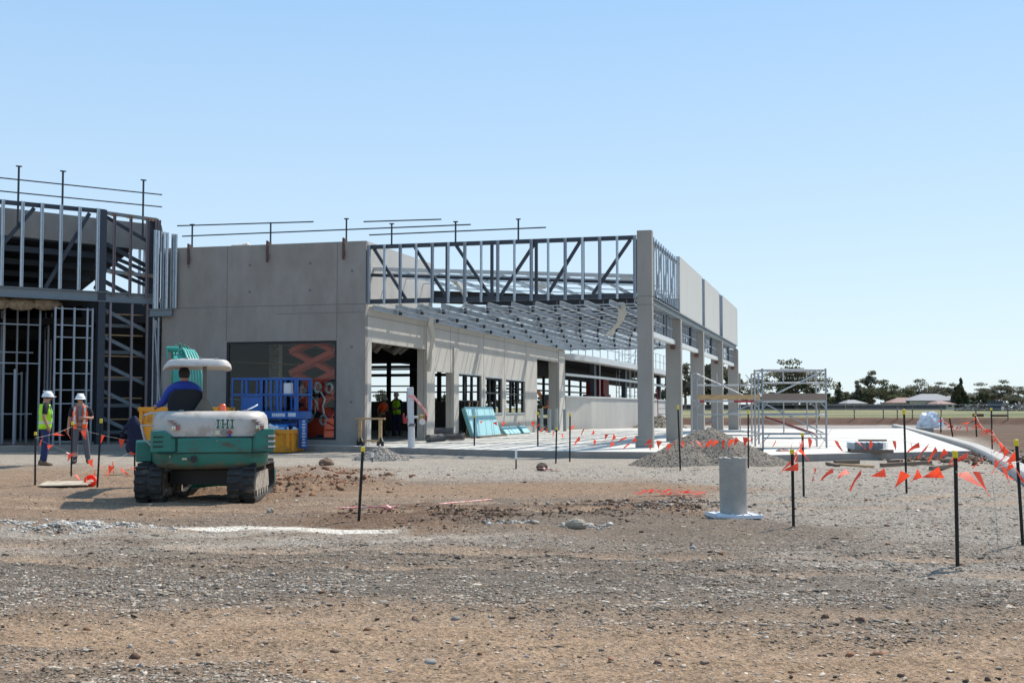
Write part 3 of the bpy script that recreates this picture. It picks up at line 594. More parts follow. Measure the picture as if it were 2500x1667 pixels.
obj('roof_slab', strip(lambda i: zt_[i]-.2, lambda i: zt_[i]-.04, -.2, 12), DARKER, CW)
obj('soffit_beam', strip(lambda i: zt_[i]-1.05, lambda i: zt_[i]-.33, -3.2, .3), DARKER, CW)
obj('rail_beam', strip(lambda i: 3.20-.06*i, lambda i: 3.34-.06*i, .02, .12), WHITEST, CW)
for x, y in ((-8.62,34.2),(-7.95,41.0),(-7.75,47.8),(-7.7,54.5),(-7.9,60.5)): obj('column', MB().box(x-.25, x+.02, y-.3, y+.3, 2.0, 4.1), DARK, CW)
for x, y in ((-8.5,34.9),(-7.9,42),(-7.5,49)): obj('stud', MB().box(x, x+.06, y-.03, y+.03, 2.0, 4.1), GALV, CW)
m = MB()
for x in (-14,-13.9): m.box(x, x+.1, 30, 64, 2.5, 2.6).box(x, x+.1, 30, 64, 2.95, 3.05)
for y in range(31, 64, 4): m.box(-14, -13.85, y, y+.2, 1.5, 4)
obj('back_mullion', m, DARK, CW)
g = thing('guard_rail', 'thin mesh guard rail running along the curved pale roof edge', 'guard rail', tuple(ORG), BA, 'pipe guard rails on the roof edges')
for i in range(22):
    f = i/21*(len(cp)-1); k = min(int(f), len(cp)-2); f -= k; x = cp[k][0]*(1-f)+cp[k+1][0]*f+.3; y = cp[k][1]*(1-f)+cp[k+1][1]*f; z = zt_[k]*(1-f)+zt_[k+1]*f
    obj('post', MB().tube((x, y, z), (x, y, z+1.1), .022, n=5), GALVD, g)
for dz in (.55, 1.08): obj('rail', MB().path([(x+.3, y, zt_[i]+dz) for i, (x, y) in enumerate(cp)], .018, 5), GALVD, g)
m = MB().box(-11.2,-10,44,46,2.3,3.4).box(-11.4,-9.9,43.9,46.1,2.0,2.3)
tag(obj('site_container', m, REDP, loc=tuple(ORG), rz=BA), 'dull red steel hopper seen behind the columns of the curved wing', 'hopper')
# ================================================================ steel stud wing on the left (local X along its front, Y inwards)
W0 = Vector((-13.76, 41.41, 0)); WA = R(36.2)
WG = thing('steel_stud_wing', 'taller wing of bare dark steel and stud framing at the left', 'building', tuple(W0), WA)
def wobj(n, m, mt, parent=None, **k): return obj(n, m, mt, parent or WG, **k)
wobj('plinth', MB().box(-9, 2.0, -.25, .2, -.2, ZS), CONC)
wobj('main_beam', MB().ibeam((-9, 0, 5.15), (1.85, 0, 5.15), .2, .34, .03), BEAMG)
wobj('top_chord', MB().beam((-9, .02, 8.05), (-.05, .02, 8.05), .1, .14), DARK)
wobj('corner_column', MB().ibeam((-.12, .05, ZS), (-.12, .05, 8.1), .24, .24, .03, (0,1,0)), DARK)
wobj('corner_column', MB().ibeam((1.62, .15, ZS), (1.62, .15, 8.0), .24, .24, .03, (0,1,0)), DARK)
for k in range(9): wobj('stud', MB().chan((-.32-.61*k, -.12, 5.33), (-.32-.61*k, -.12, 8.12), .09, .10, .012, 1, (1,0,0)), GALV)
for x in (.24, .80, 1.38, 1.70, 1.80): wobj('stud', MB().chan((x, -.12, 5.2), (x, -.12, 8.02-.06*x), .08, .09, .012, 1, (1,0,0)), PURP)
PACK = mat('packer_timber', (.30,.20,.13), .8)
for x, z in ((.02, 8.0), (.02, 6.03)):
    wobj('noggin', MB().beam((x, -.02, z), (1.75, -.02, z-.08), .06, .12), BEAMG)
    for xa, xb in ((.12,.36),(.66,.96),(1.24,1.5),(1.54,1.8)): wobj('timber_packer', MB().box(xa, xb, -.07, -.05, z-.09-.04*xa, z+.02-.04*xa), PACK)
for a in range(4): wobj('brace', MB().beam((-3.3*a-.55, .08, 7.95), (-3.3*a-1.95, .08, 5.35), .1, .12) if a < 3 else MB().beam((0,.1,7.9),(1.6,.1,7.1),.08,.1), DARK)
wobj('brace', MB().beam((-2.35, .08, 7.95), (-3.9, .08, 5.9), .1, .12), DARK)
for z in (7.05, 6.55, 5.75): wobj('stair_brace', MB().beam((0, .35, z), (1.6, .35, z-.75), .06, .14).beam((-.1,.9,z-.2),(2.2,.9,z-1.0),.05,.12), DARK)
for k in range(5):
    z = 4.75-k*.92; wobj('stair_brace', MB().beam((.05, .3, z), (1.6, .3, z-.72), .06, .12).beam((.05,.9,z-.5),(1.6,.9,z-.5),.06,.12), BEAMG)
for k in range(6): z = 4.6-k*.72; wobj('timber_packer', MB().box(.1, 1.5, .5, .55, z, z+.04), WOOD)
for x in (.18, .92, 1.45, 1.78): wobj('lower_stud', MB().chan((x, -.02, ZS), (x, -.02, 4.97), .07, .08, .01), PURP)
# ladder frame of studs by the column
m = MB()
for x in (-1.6, -1.38, -.98, -.55, -.38): m.chan((x, .1, ZS), (x, .1, 4.75), .06, .07, .01)
for z in (4.7, 4.15, 3.75, 3.0, 2.55, 2.0, 1.55, .3): m.beam((-1.6, .1, z), (-.38, .1, z-.0), .04, .035)
wobj('stud_frame', m, GALVD)
# interior
wobj('parapet_lining', MB().add([(-9,1.6,7.35),(2.6,1.3,7.0),(2.4,1.3,7.95),(-9,1.6,8.25)],[(0,1,2,3)]).add([(-9,1.7,7.35),(2.6,1.4,7.0),(2.4,1.4,7.95),(-9,1.7,8.25)],[(0,1,2,3)]), CONC)
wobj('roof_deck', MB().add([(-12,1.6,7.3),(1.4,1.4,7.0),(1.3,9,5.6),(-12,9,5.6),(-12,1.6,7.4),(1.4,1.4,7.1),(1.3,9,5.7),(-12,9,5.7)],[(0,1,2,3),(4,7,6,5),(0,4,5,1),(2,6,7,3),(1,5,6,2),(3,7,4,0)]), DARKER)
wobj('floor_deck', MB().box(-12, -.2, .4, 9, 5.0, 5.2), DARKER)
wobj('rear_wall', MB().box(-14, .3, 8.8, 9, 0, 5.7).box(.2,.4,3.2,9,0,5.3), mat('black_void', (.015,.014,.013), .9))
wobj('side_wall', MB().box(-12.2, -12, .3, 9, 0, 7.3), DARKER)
m = MB()
for k in range(5): m.beam((-9, 1.8+k*1.4, 6.85-k*.27), (.9, 1.8+k*1.4, 6.75-k*.27), .1, .2)
wobj('roof_beam', m, DARK)
m = MB(); mi = MB()
for k in range(34):
    x = -6.5+k*.19+random.uniform(-.05,.05); y = 1.4+random.choice((0, .9, 2.2, 3.5)); z1 = random.choice((4.9, 4.6, 2.7, 4.9)); m.chan((x, y, ZS), (x, y, z1), .06, .07, .01)
for z, y in ((2.9,1.4),(3.3,2.3),(2.6,3.6),(4.2,1.4),(1.2,2.3)): m.beam((-6.5, y, z), (-1.7, y, z), .05, .04)
wobj('inner_stud', m, GALVD)
m = MB()
for k in range(8): m.lathe([(.02,-.55),(.2,-.3),(.24,0),(.2,.3),(.02,.55)], (-7.2+k*.78, .75, 4.86+.03*math.sin(k*2)), 9, 'x')
wobj('insulation', m, mat('foil_insulation', (.30,.24,.17), .7, var=.7, scale=9, bump=1, bscale=14), smooth=True)
m = MB()
for k in range(5): m.chan((2.0+.0*k, .4+.5*k, 5.1), (2.0, .4+.5*k, 7.6), .08, .09, .01)
wobj('return_stud', m, GALV)
# short return bay joining the grey wall
LB = thing('link_bay', 'narrow bay of shiny galvanised studs joining the dark wing to the grey wall', 'stud bay', tuple(ORG), BA)
for x, wd in ((-17.12,.05),(-17.02,.05),(-16.80,.15),(-16.66,.05),(-16.42,.15),(-16.33,.04)): obj('stud', MB().chan((x, -.12, 4.80), (x, -.12, 7.50-.22*(x+17.1)), wd, .10, .01, 1, (1,0,0)), GALV, LB)
obj('bottom_beam', MB().ibeam((-17.3, -.12, 4.66), (-16.45, -.12, 4.66), .14, .26, .03), BEAMG, LB)
obj('stair_stringer', MB().beam((-17.1,-.1,4.4),(-16.75,-.05,.3),.05,.12), GALVD, LB); obj('lower_stud', MB().chan((-16.95,-.1,ZS),(-16.95,-.1,4.5),.06,.06,.01), GALVD, LB); obj('lower_stud', MB().chan((-17.15,-.1,ZS),(-17.15,-.1,4.5),.05,.05,.01), GALVD, LB)
wobj('backing_panel', MB().box(.3, 3.6, 3.3, 3.4, 0, 5.5), DARKER)  # added dark sheet, keeps sky from showing behind the stair framing
g = thing('guard_rail', 'long pipe guard rail standing above the roof of the dark stud wing', 'guard rail', tuple(W0), WA, 'pipe guard rails on the roof edges')
for x in (-6.0, -2.85, -1.44, 1.29): obj('post', MB().tube((x, .1, 7.3), (x, .1, 9.27), .035).box(x-.09, x+.09, .05, .15, 9.27, 9.3), DARK, g)
for z in (8.42, 8.85): obj('rail', MB().tube((-9, .14, z), (1.97, .14, z), .022), DARK, g)
# ================================================================ people
def skin(name, V, E, material, parent, sub=1, root=0):
    me = bpy.data.meshes.new(name); keys = list(V); me.from_pydata([V[k][0] for k in keys], [(keys.index(a), keys.index(b)) for a, b in E], []); me.update(); me.materials.append(material)
    o = bpy.data.objects.new(name, me); link(o, parent); md = o.modifiers.new('skin', 'SKIN'); md.use_smooth_shade = True
    sv = me.skin_vertices[0].data
    for i, k in enumerate(keys):
        r = V[k][1]; sv[i].radius = r if isinstance(r, tuple) else (r, r); sv[i].use_root = (i == root)
    ss = o.modifiers.new('subdivision', 'SUBSURF'); ss.levels = sub; ss.render_levels = sub
    return o
def lerp(a, b, t): return tuple(a[i]*(1-t)+b[i]*t for i in range(3))
def hard_hat(parent, c, rx, ry, mt, tilt=0, face=0):
    """helmet shell with brim"""
    m = MB(); rings = []
    for t in (0, .25, .5, .75, .95):
        a = t*math.pi/2; rings.append([(c[0]+rx*math.cos(a)*math.cos(u), c[1]+ry*math.cos(a)*math.sin(u)*(1+.0), c[2]+.125*math.sin(a)) for u in [2*math.pi*k/16 for k in range(16)]])
    m.loft(rings)
    br = []
    for z, e in ((0, 1.02), (-.012, 1.10), (-.018, 1.10), (-.014, 1.0)):
        br.append([(c[0]+rx*e*math.cos(u), c[1]+ry*e*math.sin(u)+(.045*(e-1)/.1*max(0, math.sin(u))), c[2]+z) for u in [2*math.pi*k/16 for k in range(16)]])
    m.loft(br); m.box(c[0]-.02, c[0]+.02, c[1]-ry*.8, c[1]+ry*.7, c[2]+.10, c[2]+.133)
    m.rot(tilt, c, 'X').rot(face, c, 'Z'); return obj('hard_hat', m, mt, parent, smooth=True)
def person(label, loc, rz, J={}, shirt=None, sleeve=.5, vest=None, vest_bands=True, trousers=None, boots=None, hat=None, hatface=0, hair=None, glasses=False, hi=1.0, collar=None, group=None, seated=False, longsleeve=False, undershirt=None, sleeves=None):
    P = dict(pel=(0,0,.95), wst=(0,.01,1.10), cst=(0,.01,1.27), nb=(0,-.01,1.45), nk=(0,.01,1.52), hd=(0,.03,1.60), cr=(0,.02,1.70),
             hL=(-.095,0,.90), kL=(-.11,.02,.50), aL=(-.12,-.03,.09), fL=(-.14,.10,.035), hR=(.095,0,.90), kR=(.11,.02,.50), aR=(.12,-.03,.09), fR=(.14,.10,.035),
             sL=(-.185,-.01,1.40), eL=(-.25,-.05,1.13), wL=(-.25,.05,.90), pL=(-.25,.08,.83), sR=(.185,-.01,1.40), eR=(.25,-.05,1.13), wR=(.25,.05,.90), pR=(.25,.08,.83))
    P.update(J); t = thing('person', label, 'person', loc, rz, group); t.scale = (hi, hi, hi)
    V = {'pel': (P['pel'], (.13,.10)), 'wst': (P['wst'], (.125,.095)), 'cst': (P['cst'], (.15,.11)), 'nb': (P['nb'], (.085,.07)), 'nk': (P['nk'], (.052,.055)),
         'hd': (P['hd'], (.073,.088)), 'cr': (P['cr'], (.066,.078))}
    E = [('pel','wst'),('wst','cst'),('cst','nb'),('nb','nk'),('nk','hd'),('hd','cr')]
    d = Vector((P['hd'][0]-P['nk'][0], P['hd'][1]-P['nk'][1], 0))
    hx, hy, hz = P['hd']; fc = Matrix.Rotation(hatface, 3, 'Z')
    def hp(x, y, z): q = fc@Vector((x, y, 0)); return (hx+q.x, hy+q.y, hz+z)
    V['nose'] = (hp(0, .088, .0), .015); V['nost'] = (hp(0, .108, -.015), .011); E += [('hd','nose'),('nose','nost')]
    for s in 'LR':
        V['s'+s] = (P['s'+s], .062); V['e'+s] = (P['e'+s], .043); V['w'+s] = (P['w'+s], .028); V['p'+s] = (P['p'+s], (.036,.02))
        E += [('nb','s'+s),('s'+s,'e'+s),('e'+s,'w'+s),('w'+s,'p'+s)]
        V['h'+s] = (P['h'+s], .088); V['k'+s] = (P['k'+s], .058); V['a'+s] = (P['a'+s], .04); V['f'+s] = (P['f'+s], (.04,.028)); E += [('pel','h'+s),('h'+s,'k'+s),('k'+s,'a'+s),('a'+s,'f'+s)]
        dv = (Vector(P['p'+s])-Vector(P['w'+s])).normalized(); sd_ = dv.cross(Vector((1,0,0))).normalized() if abs(dv.x) < .9 else Vector((0,0,1))
        for q in range(4):
            b_ = Vector(P['p'+s])+sd_*(.03-.02*q)+dv*.025; c_ = b_+dv*(.035+.008*(q in (1,2)))+Vector((.01 if s == 'L' else -.01, .0, 0)); e_ = c_+dv*.03+Vector((.015 if s == 'L' else -.015,0,0))
            V[f'g{q}{s}'] = (tuple(b_), .010); V[f'i{q}{s}'] = (tuple(c_), .009); V[f'j{q}{s}'] = (tuple(e_), .008); E += [('p'+s, f'g{q}{s}'), (f'g{q}{s}', f'i{q}{s}'), (f'i{q}{s}', f'j{q}{s}')]
        b_ = Vector(P['w'+s])*.5+Vector(P['p'+s])*.5+sd_*.035; V['th'+s] = (tuple(b_), .011); V['ti'+s] = (tuple(b_+dv*.035+sd_*.012), .009); E += [('w'+s,'th'+s),('th'+s,'ti'+s)]
    skin('body', V, E, SKIN, t)
    def sub_(name, spec, edges, mt): return skin(name, {k: (P.get(k, k) if isinstance(k, str) and k in P else v[0], v[1]) for k, v in spec.items()}, edges, mt, t)
    if trousers:
        sp = {'pel': (P['pel'], (.15,.12)), 'wst2': (lerp(P['pel'], P['wst'], .55), (.142,.115))}; ed = [('pel','wst2')]
        for s in 'LR':
            sp['h'+s] = (P['h'+s], .108); sp['m'+s] = (lerp(P['h'+s], P['k'+s], .5), .092); sp['k'+s] = (P['k'+s], .078); sp['n'+s] = (lerp(P['k'+s], P['a'+s], .6), .072); sp['a'+s] = (lerp(P['k'+s], P['a'+s], .92), .075)
            ed += [('pel','h'+s),('h'+s,'m'+s),('m'+s,'k'+s),('k'+s,'n'+s),('n'+s,'a'+s)]
        sub_('trousers', sp, ed, trousers)
    if shirt:
        sp = {'wst3': (lerp(P['pel'], P['wst'], .4), (.148,.118)), 'wst': (P['wst'], (.148,.118)), 'cst': (P['cst'], (.172,.128)), 'nb': (lerp(P['cst'], P['nb'], .85), (.12,.09)), 'nc': (lerp(P['nb'], P['nk'], .3), (.068,.068))}; ed = [('wst3','wst'),('wst','cst'),('cst','nb'),('nb','nc')]
        for s in 'LR':
            sp['s'+s] = (P['s'+s], .078); sp['u'+s] = (lerp(P['s'+s], P['e'+s], .8 if not longsleeve else 1), .064); ed += [('nb','s'+s),('s'+s,'u'+s)]
            if longsleeve: sp['v'+s] = (lerp(P['e'+s], P['w'+s], .92), .045); ed += [('u'+s,'v'+s)]
        sub_('shirt', sp, ed, shirt)
    if sleeves:
        for s in 'LR': skin('sleeve', {'a': (lerp(P['nb'], P['s'+s], .8), .07), 's': (P['s'+s], .088), 'u': (lerp(P['s'+s], P['e'+s], .85), .074)}, [('a','s'),('s','u')], sleeves, t)
    if vest:
        # open front shell over the torso
        def torso(z): 
            ks = [('pel', .155, .135), ('wst', .158, .135), ('cst', .182, .145), ('nb', .15, .11)]
            for (a, r1, r2), (b, r3, r4) in zip(ks, ks[1:]):
                za, zb = P[a][2], P[b][2]
                if z <= zb or b == 'nb': f = (z-za)/(zb-za); return lerp(P[a], P[b], f), r1*(1-f)+r3*f, r2*(1-f)+r4*f
        def shell(z0, z1, g, off=0.0, nz=7):
            m = MB(); z0 += P['pel'][2]-.95; z1 += P['pel'][2]-.95; no = 18; rings = []
            for iz in range(nz+1):
                z = z0+(z1-z0)*iz/nz; c, ra, rb = torso(z); ring = []
                for k in range(no+1):
                    a = math.pi/2+g+(2*math.pi-2*g)*k/no; ring.append((c[0]+(ra+off)*math.cos(a)*1.02, c[1]+(rb+off)*math.sin(a), z))
                rings.append(ring)
            n = no+1; vs = [p for r in rings for p in r]; m.add(vs, [(i*n+k, i*n+k+1, (i+1)*n+k+1, (i+1)*n+k) for i in range(nz) for k in range(no)]); return m
        gap = vest[1]; vo = obj('vest', shell(.87, 1.46, gap, .014, 9), vest[0], t, smooth=True); sf = vo.modifiers.new('solid', 'SOLIDIFY'); sf.thickness = .01
        if vest_bands:
            b1 = obj('reflective_band', shell(1.0, 1.05, gap, .020, 1), REFL, vo, smooth=True)
            for sx in (-.12, .12): obj('reflective_band', MB().beam((sx, P['cst'][1]+.150, 1.02), (sx*1.05, P['nb'][1]+.11, 1.43), .045, .012, (0,1,0)), REFL, vo)
    if boots:
        for s in 'LR':
            a = Vector(P['a'+s]); f = Vector(P['f'+s]); dv = (f-a); dv.z = 0; dv.normalize(); n_ = Vector((-dv.y, dv.x, 0)); rings = []
            for tt, wd, hg in ((-.09,.035,.11),(-.05,.048,.15),(.02,.05,.15),(.09,.052,.09),(.16,.05,.07),(.2,.03,.05)):
                c = a+dv*tt; c.z = a.z-.09; rings.append([c+n_*wd*math.cos(u)+Vector((0,0,max(0.0,hg*(.5+.55*math.sin(u))))) for u in [2*math.pi*k/10 for k in range(10)]])
            obj('boot', MB().loft(rings), boots, t, smooth=True)
    if hair:
        obj('hair', MB().lathe([(.02,-.07),(.074,-.055),(.088,0),(.085,.05),(.06,.092),(.01,.108)], (P['hd'][0], P['hd'][1]-.012, P['hd'][2]+.055), 14), hair, t, smooth=True)
    if hat: hard_hat(t, hp(0, .005, .045), .115, .135, hat, 0, hatface)
    if glasses:
        obj('sunglasses', MB().path([hp(-.07,.03,.012), hp(-.055,.083,.012), hp(0,.096,.012), hp(.055,.083,.012), hp(.07,.03,.012)], .013, 6), BLACKP, t)
    for sx in (-.032, .032): obj('eye', MB().lathe([(.002,-.012),(.011,-.006),(.011,.006),(.002,.012)], hp(sx,.079,.014), 8), BLACKP, t)
    obj('mouth', MB().path([hp(-.025,.082,-.052), hp(0,.09,-.054), hp(.025,.082,-.052)], .006, 5), simple('lips', (.30,.10,.08)) if 'lips' not in bpy.data.materials else bpy.data.materials['lips'], t)
    return t
REFL = simple('reflective_tape', (.62,.62,.60), .35, var=.05)
NAVY = simple('navy_cloth', (.02,.03,.10), .9, var=.3, scale=8); TEE = simple('black_cloth', (.012,.012,.015), .9, var=.3, scale=8); GREYC = simple('grey_cloth', (.17,.165,.18), .9, var=.15, scale=8)
LIME = simple('lime_vest', (.42,.85,.02), .7, var=.15, scale=8); ORV = simple('orange_vest', (.95,.11,.015), .7, var=.15, scale=8); GREYT = simple('grey_trousers', (.11,.105,.125), .9, var=.2, scale=8)
BOOT = simple('tan_boot', (.16,.10,.065), .8, var=.3); DBOOT = simple('dark_boot', (.05,.04,.035), .8); KHAKI = simple('khaki_cloth', (.07,.065,.045), .9, var=.2)
RB = simple('royal_blue_cloth', (.02,.05,.32), .85, var=.15)
p0 = gp(108, 1137)
person('man in a white hard hat and lime vest standing with a hand in his pocket', (p0.x, p0.y, 0), R(-62), dict(wR=(.24,.04,.92), pR=(.20,.06,.87), eR=(.30,-.07,1.13), hd=(0,.045,1.60)), shirt=TEE, vest=(LIME, .45), trousers=NAVY, boots=BOOT, hat=WHITE, hair=HAIR, glasses=True, hi=1.03)
p1_ = gp(194, 1131)
person('man in an orange vest and white hard hat with one forearm raised', (p1_.x, p1_.y, 0), R(-168), dict(eL=(-.30,.0,1.14), wL=(-.17,.22,1.17), pL=(-.11,.25,1.16), eR=(.27,-.05,1.13), wR=(.29,.0,.88), pR=(.29,.01,.80), kL=(-.16,.02,.5), aL=(-.2,-.05,.09), fL=(-.24,.08,.035), hd=(0,.03,1.60)), shirt=GREYC, sleeves=TEE, vest=(ORV, .42), trousers=GREYT, boots=DBOOT, hat=WHITE, hair=HAIR, hatface=R(-35), hi=1.0)
q = bw(-10.9, 3.0, ZS)
person('worker in an orange shirt standing inside the first doorway', tuple(gp(933, 1064, ZS)), R(-130), dict(eL=(-.26,.05,1.14), wL=(-.1,.22,1.12), pL=(-.04,.24,1.12), cst=(0,.05,1.26), nb=(0,.08,1.43), nk=(0,.12,1.49), hd=(0,.16,1.56), cr=(0,.17,1.66), sL=(-.18,.06,1.38), sR=(.18,.06,1.38)), shirt=ORV, trousers=KHAKI, boots=DBOOT, hat=WHITE, hair=HAIR, hi=.98)
person('taller worker in a lime and navy shirt standing inside the first doorway', tuple(gp(968, 1063, ZS)), R(165), dict(eL=(-.28,.02,1.14), wL=(-.08,.2,1.1), pL=(-.02,.21,1.1), eR=(.28,.02,1.14), wR=(.08,.2,1.08), pR=(.02,.22,1.08)), shirt=NAVY, vest=(LIME, .02), vest_bands=False, trousers=NAVY, boots=DBOOT, hat=WHITE, hair=HAIR, longsleeve=True, hi=1.07)
OLVH = simple('hinge_grey', (.2,.19,.18))
# ================================================================ excavator (local Y = the way the house faces)
EX = thing('mini_excavator', 'green and beige mini excavator on rubber tracks seen from behind', 'excavator', (-4.77, 19.4, 0), R(17))
def ring_(w_, yr, yf, z, n=40, rad=.33):
    """plan outline: rounded rear, squarer front"""
    pts = []
    for k in range(n):
        t = 2*math.pi*k/n; c, s_ = math.cos(t), math.sin(t); ex = .42
        x = w_*math.copysign(abs(c)**ex, c); yy_ = abs(s_)**ex
        y = (yr*yy_ if s_ < 0 else yf*yy_); 
        if s_ < 0: y -= .05*(1-(x/w_)**2)
        pts.append((x, y, z))
    return pts
m = MB(); m.loft([ring_(.70,-.98,.7,.50), ring_(.82,-1.06,.74,.53), ring_(.865,-1.12,.76,.60), ring_(.875,-1.13,.76,.74), ring_(.875,-1.13,.76,.985)])
body = obj('lower_body', m, GREEN, EX, smooth=True)
m = MB()
for sx in (-1, 1):
    m.prism([(sx*.885,.97),(sx*.885,1.10),(sx*.72,1.10),(sx*.60,.985),(sx*.5,.975)], 'y', -1.165, -.5)
obj('corner_panel', MB().prism([(-.89,.75),(-.89,1.08),(-.70,1.08),(-.56,.985),(-.52,.985),(-.52,.75)], 'y', -1.15, -.35), GREEN, body, bevel=.03)
obj('corner_panel', MB().prism([(.89,.75),(.89,1.10),(.72,1.10),(.58,.985),(.56,.985),(.56,.75)], 'y', -1.15, -.35), GREEN, body, bevel=.03)
obj('bumper_plate', MB().box(-.515, .555, -1.215, -1.0, .755, .965), GREEN, body, bevel=.012)
for sx in (-.79, ): 
    for z in (.84,.91,.98): obj('vent_slot', MB().box(sx-.07, sx+.07, -1.162, -1.12, z, z+.018), BLACKP, body)
for z in (.82,.90,.98): obj('vent_slot', MB().box(.80, .91, -1.165, -1.0, z, z+.028), CANOPYM, body)
obj('round_hole', MB().lathe([(.001,0),(.052,0),(.052,.03),(.001,.03)], (-.28,-1.205,.66), 20, 'y'), BLACKP, body)
obj('maker_plate', MB().box(-.45,-.38,-1.202,-1.15,.65,.68), simple('plate_cream', (.5,.45,.3)), body)
m = MB(); m.loft([ring_(.862,-1.12,-.18,.99), ring_(.862,-1.12,-.18,1.10), ring_(.86,-1.115,-.18,1.22), ring_(.84,-1.08,-.18,1.30), ring_(.80,-1.02,-.18,1.345), ring_(.73,-.94,-.2,1.365)])
hood = obj('engine_hood', m, BEIGE, EX, smooth=True)
obj('hood_ridge', MB().prism([(-.20,1.27),(-.13,1.21),(.34,1.21),(.41,1.27),(.41,1.30),(-.20,1.30)], 'y', -1.10, -.95), BEIGE, hood, bevel=.02)
obj('hood_seam', MB().box(-.60,.60,-1.178,-1.10,.978,.992), BLACKP, hood)
for x in (-.62,.62): obj('bolt_head', MB().lathe([(.001,-.01),(.016,-.01),(.016,.01),(.001,.01)], (x,-1.155,.70), 6, 'y'), MUDST, body)
for x in (-.30,.05,.35): obj('bolt_head', MB().lathe([(.001,-.01),(.012,-.01),(.012,.01),(.001,.01)], (x,-1.218,.93), 6, 'y'), MUDST, body)
for x in (-.52,.56): obj('panel_seam', MB().box(x-.006,x+.006,-1.19,-1.14,.76,.97), BLACKP, body)
obj('panel_seam', MB().box(-.80,.80,-1.186,-1.12,.742,.752), BLACKP, body)
for x in (-.45,.5): obj('hinge', MB().box(x-.035,x+.035,-.80,-.70,1.36,1.385), OLVH, hood, bevel=.006)
# lettering
def serif(ch, x0, z0, w_, h_, y, pad):
    m = MB(); t = h_*.16; st = w_*.30
    def bx(a, b, c, d): m.box(a-pad, b+pad, y, y+.02, c-pad, d+pad)
    if ch == 'I': bx(x0+w_/2-st/2, x0+w_/2+st/2, z0, z0+h_); bx(x0+w_*.08, x0+w_*.92, z0, z0+t*.8); bx(x0+w_*.08, x0+w_*.92, z0+h_-t*.8, z0+h_)
    else:
        s2 = w_*.19
        for q_ in (x0+w_*.12, x0+w_*.88-s2): bx(q_, q_+s2, z0, z0+h_); bx(q_-w_*.10, q_+s2+w_*.10, z0, z0+t*.8); bx(q_-w_*.10, q_+s2+w_*.10, z0+h_-t*.8, z0+h_)
        bx(x0+w_*.2, x0+w_*.8, z0+h_/2-t*.42, z0+h_/2+t*.42)
    return m
LG = simple('letter_green', (.01,.12,.08), .5)
for ch, x0, w_ in (('I', .02, .085), ('H', .105, .12), ('I', .225, .085)):
    obj('letter_outline', serif(ch, x0, 1.115, w_, .125, -1.188, .007), WHITE, hood)
    obj('letter', serif(ch, x0, 1.115, w_, .125, -1.191, 0), LG, hood)
for x, z in ((-.60,1.09),(.62,1.10)):
    obj('warning_sticker', MB().box(x,x+.055,-1.168,-1.05,z,z+.055), WHITE, hood); obj('warning_triangle', MB().prism([(x+.006,z+.008),(x+.049,z+.008),(x+.027,z+.048)], 'y', -1.171, -1.15), STICK_Y, hood)
    obj('warning_sticker', MB().box(x+.06,x+.115,-1.168,-1.05,z,z+.055), simple('sticker_grey', (.35,.12,.12)), hood)
    for k in range(3): obj('warning_text', MB().box(x-.06+.04*k,x+.02+.05*k,-1.166,-1.05,z+.135-.033*k,z+.147-.033*k), simple('sticker_text', (.33,.24,.24)) if 'sticker_text' not in bpy.data.materials else bpy.data.materials['sticker_text'], hood)
obj('warning_sticker', MB().box(.02,.085,-1.186,-1.1,1.015,1.08), simple('sticker_cream', (.62,.58,.42)), hood)
lk = obj('lock_plate', MB().box(.11,.19,-1.188,-1.1,1.02,1.085), simple('lock_plate_grey', (.22,.21,.20), .4), hood)
obj('padlock', MB().box(.215,.25,-1.22,-1.18,.985,1.03), simple('padlock_blue', (.02,.03,.3), .4), hood); obj('key_latch', MB().box(.20,.27,-1.205,-1.17,1.04,1.065).lathe([(.001,-1.2),(.016,-1.2),(.016,-1.17),(.001,-1.17)], (.235,0,1.07), 10, 'y'), simple('latch_red', (.35,.03,.02), .4), hood)
# left step box, hand rail
obj('side_box', MB().box(-1.10,-.86,-.55,.55,.60,.90), GREEN, EX, bevel=.02)
obj('hand_rail', MB().path([(-.83,-.6,.80),(-.98,-.62,.95),(-1.03,-.62,1.15),(-.99,-.62,1.30),(-.90,-.55,1.335),(-.55,-.5,1.335)], .016, 8).path([(-1.02,-.62,1.15),(-.83,-.6,1.15)], .012), simple('rail_grey', (.5,.49,.47), .4), EX, smooth=True)
obj('floor_plate', MB().box(-.8,.5,-.2,.75,.98,1.02), BLACKP, EX)
# seat, canopy
obj('seat', MB().loft([[(-.36+a*.5, -.25+b*.42, 1.33+h) for a, b in ((-.44,-.5),(.44,-.5),(.5,-.2),(.5,.5),(-.5,.5),(-.5,-.2))] for h in (-.1,.0,.06)]), TEE, EX, smooth=True)
rings = []
for z, wd in ((1.32,.26),(1.42,.29),(1.55,.285),(1.64,.25),(1.69,.17),(1.70,.05)): rings.append([(-.36+wd*math.copysign(abs(math.cos(t))**.6, math.cos(t)), -.50+.06*math.sin(t), z) for t in [2*math.pi*k/16 for k in range(16)]])
obj('seat_back', MB().loft(rings), TEE, EX, smooth=True)
can = MB(); rings = []
def cring(wx, y0, y1, z): 
    return [(-.20+wx*math.copysign(abs(math.cos(t))**.35, math.cos(t)), (y0+y1)/2+(y1-y0)/2*math.copysign(abs(math.sin(t))**.35, math.sin(t)), z-.05*(math.cos(t))**4) for t in [2*math.pi*k/32 for k in range(32)]]
can.loft([cring(.47,-.64,.74,2.06), cring(.505,-.69,.79,2.045), cring(.515,-.70,.80,2.06), cring(.50,-.68,.78,2.12), cring(.47,-.65,.75,2.155), cring(.36,-.5,.6,2.168)])
cn = obj('canopy', can, CANOPYM, EX, smooth=True)
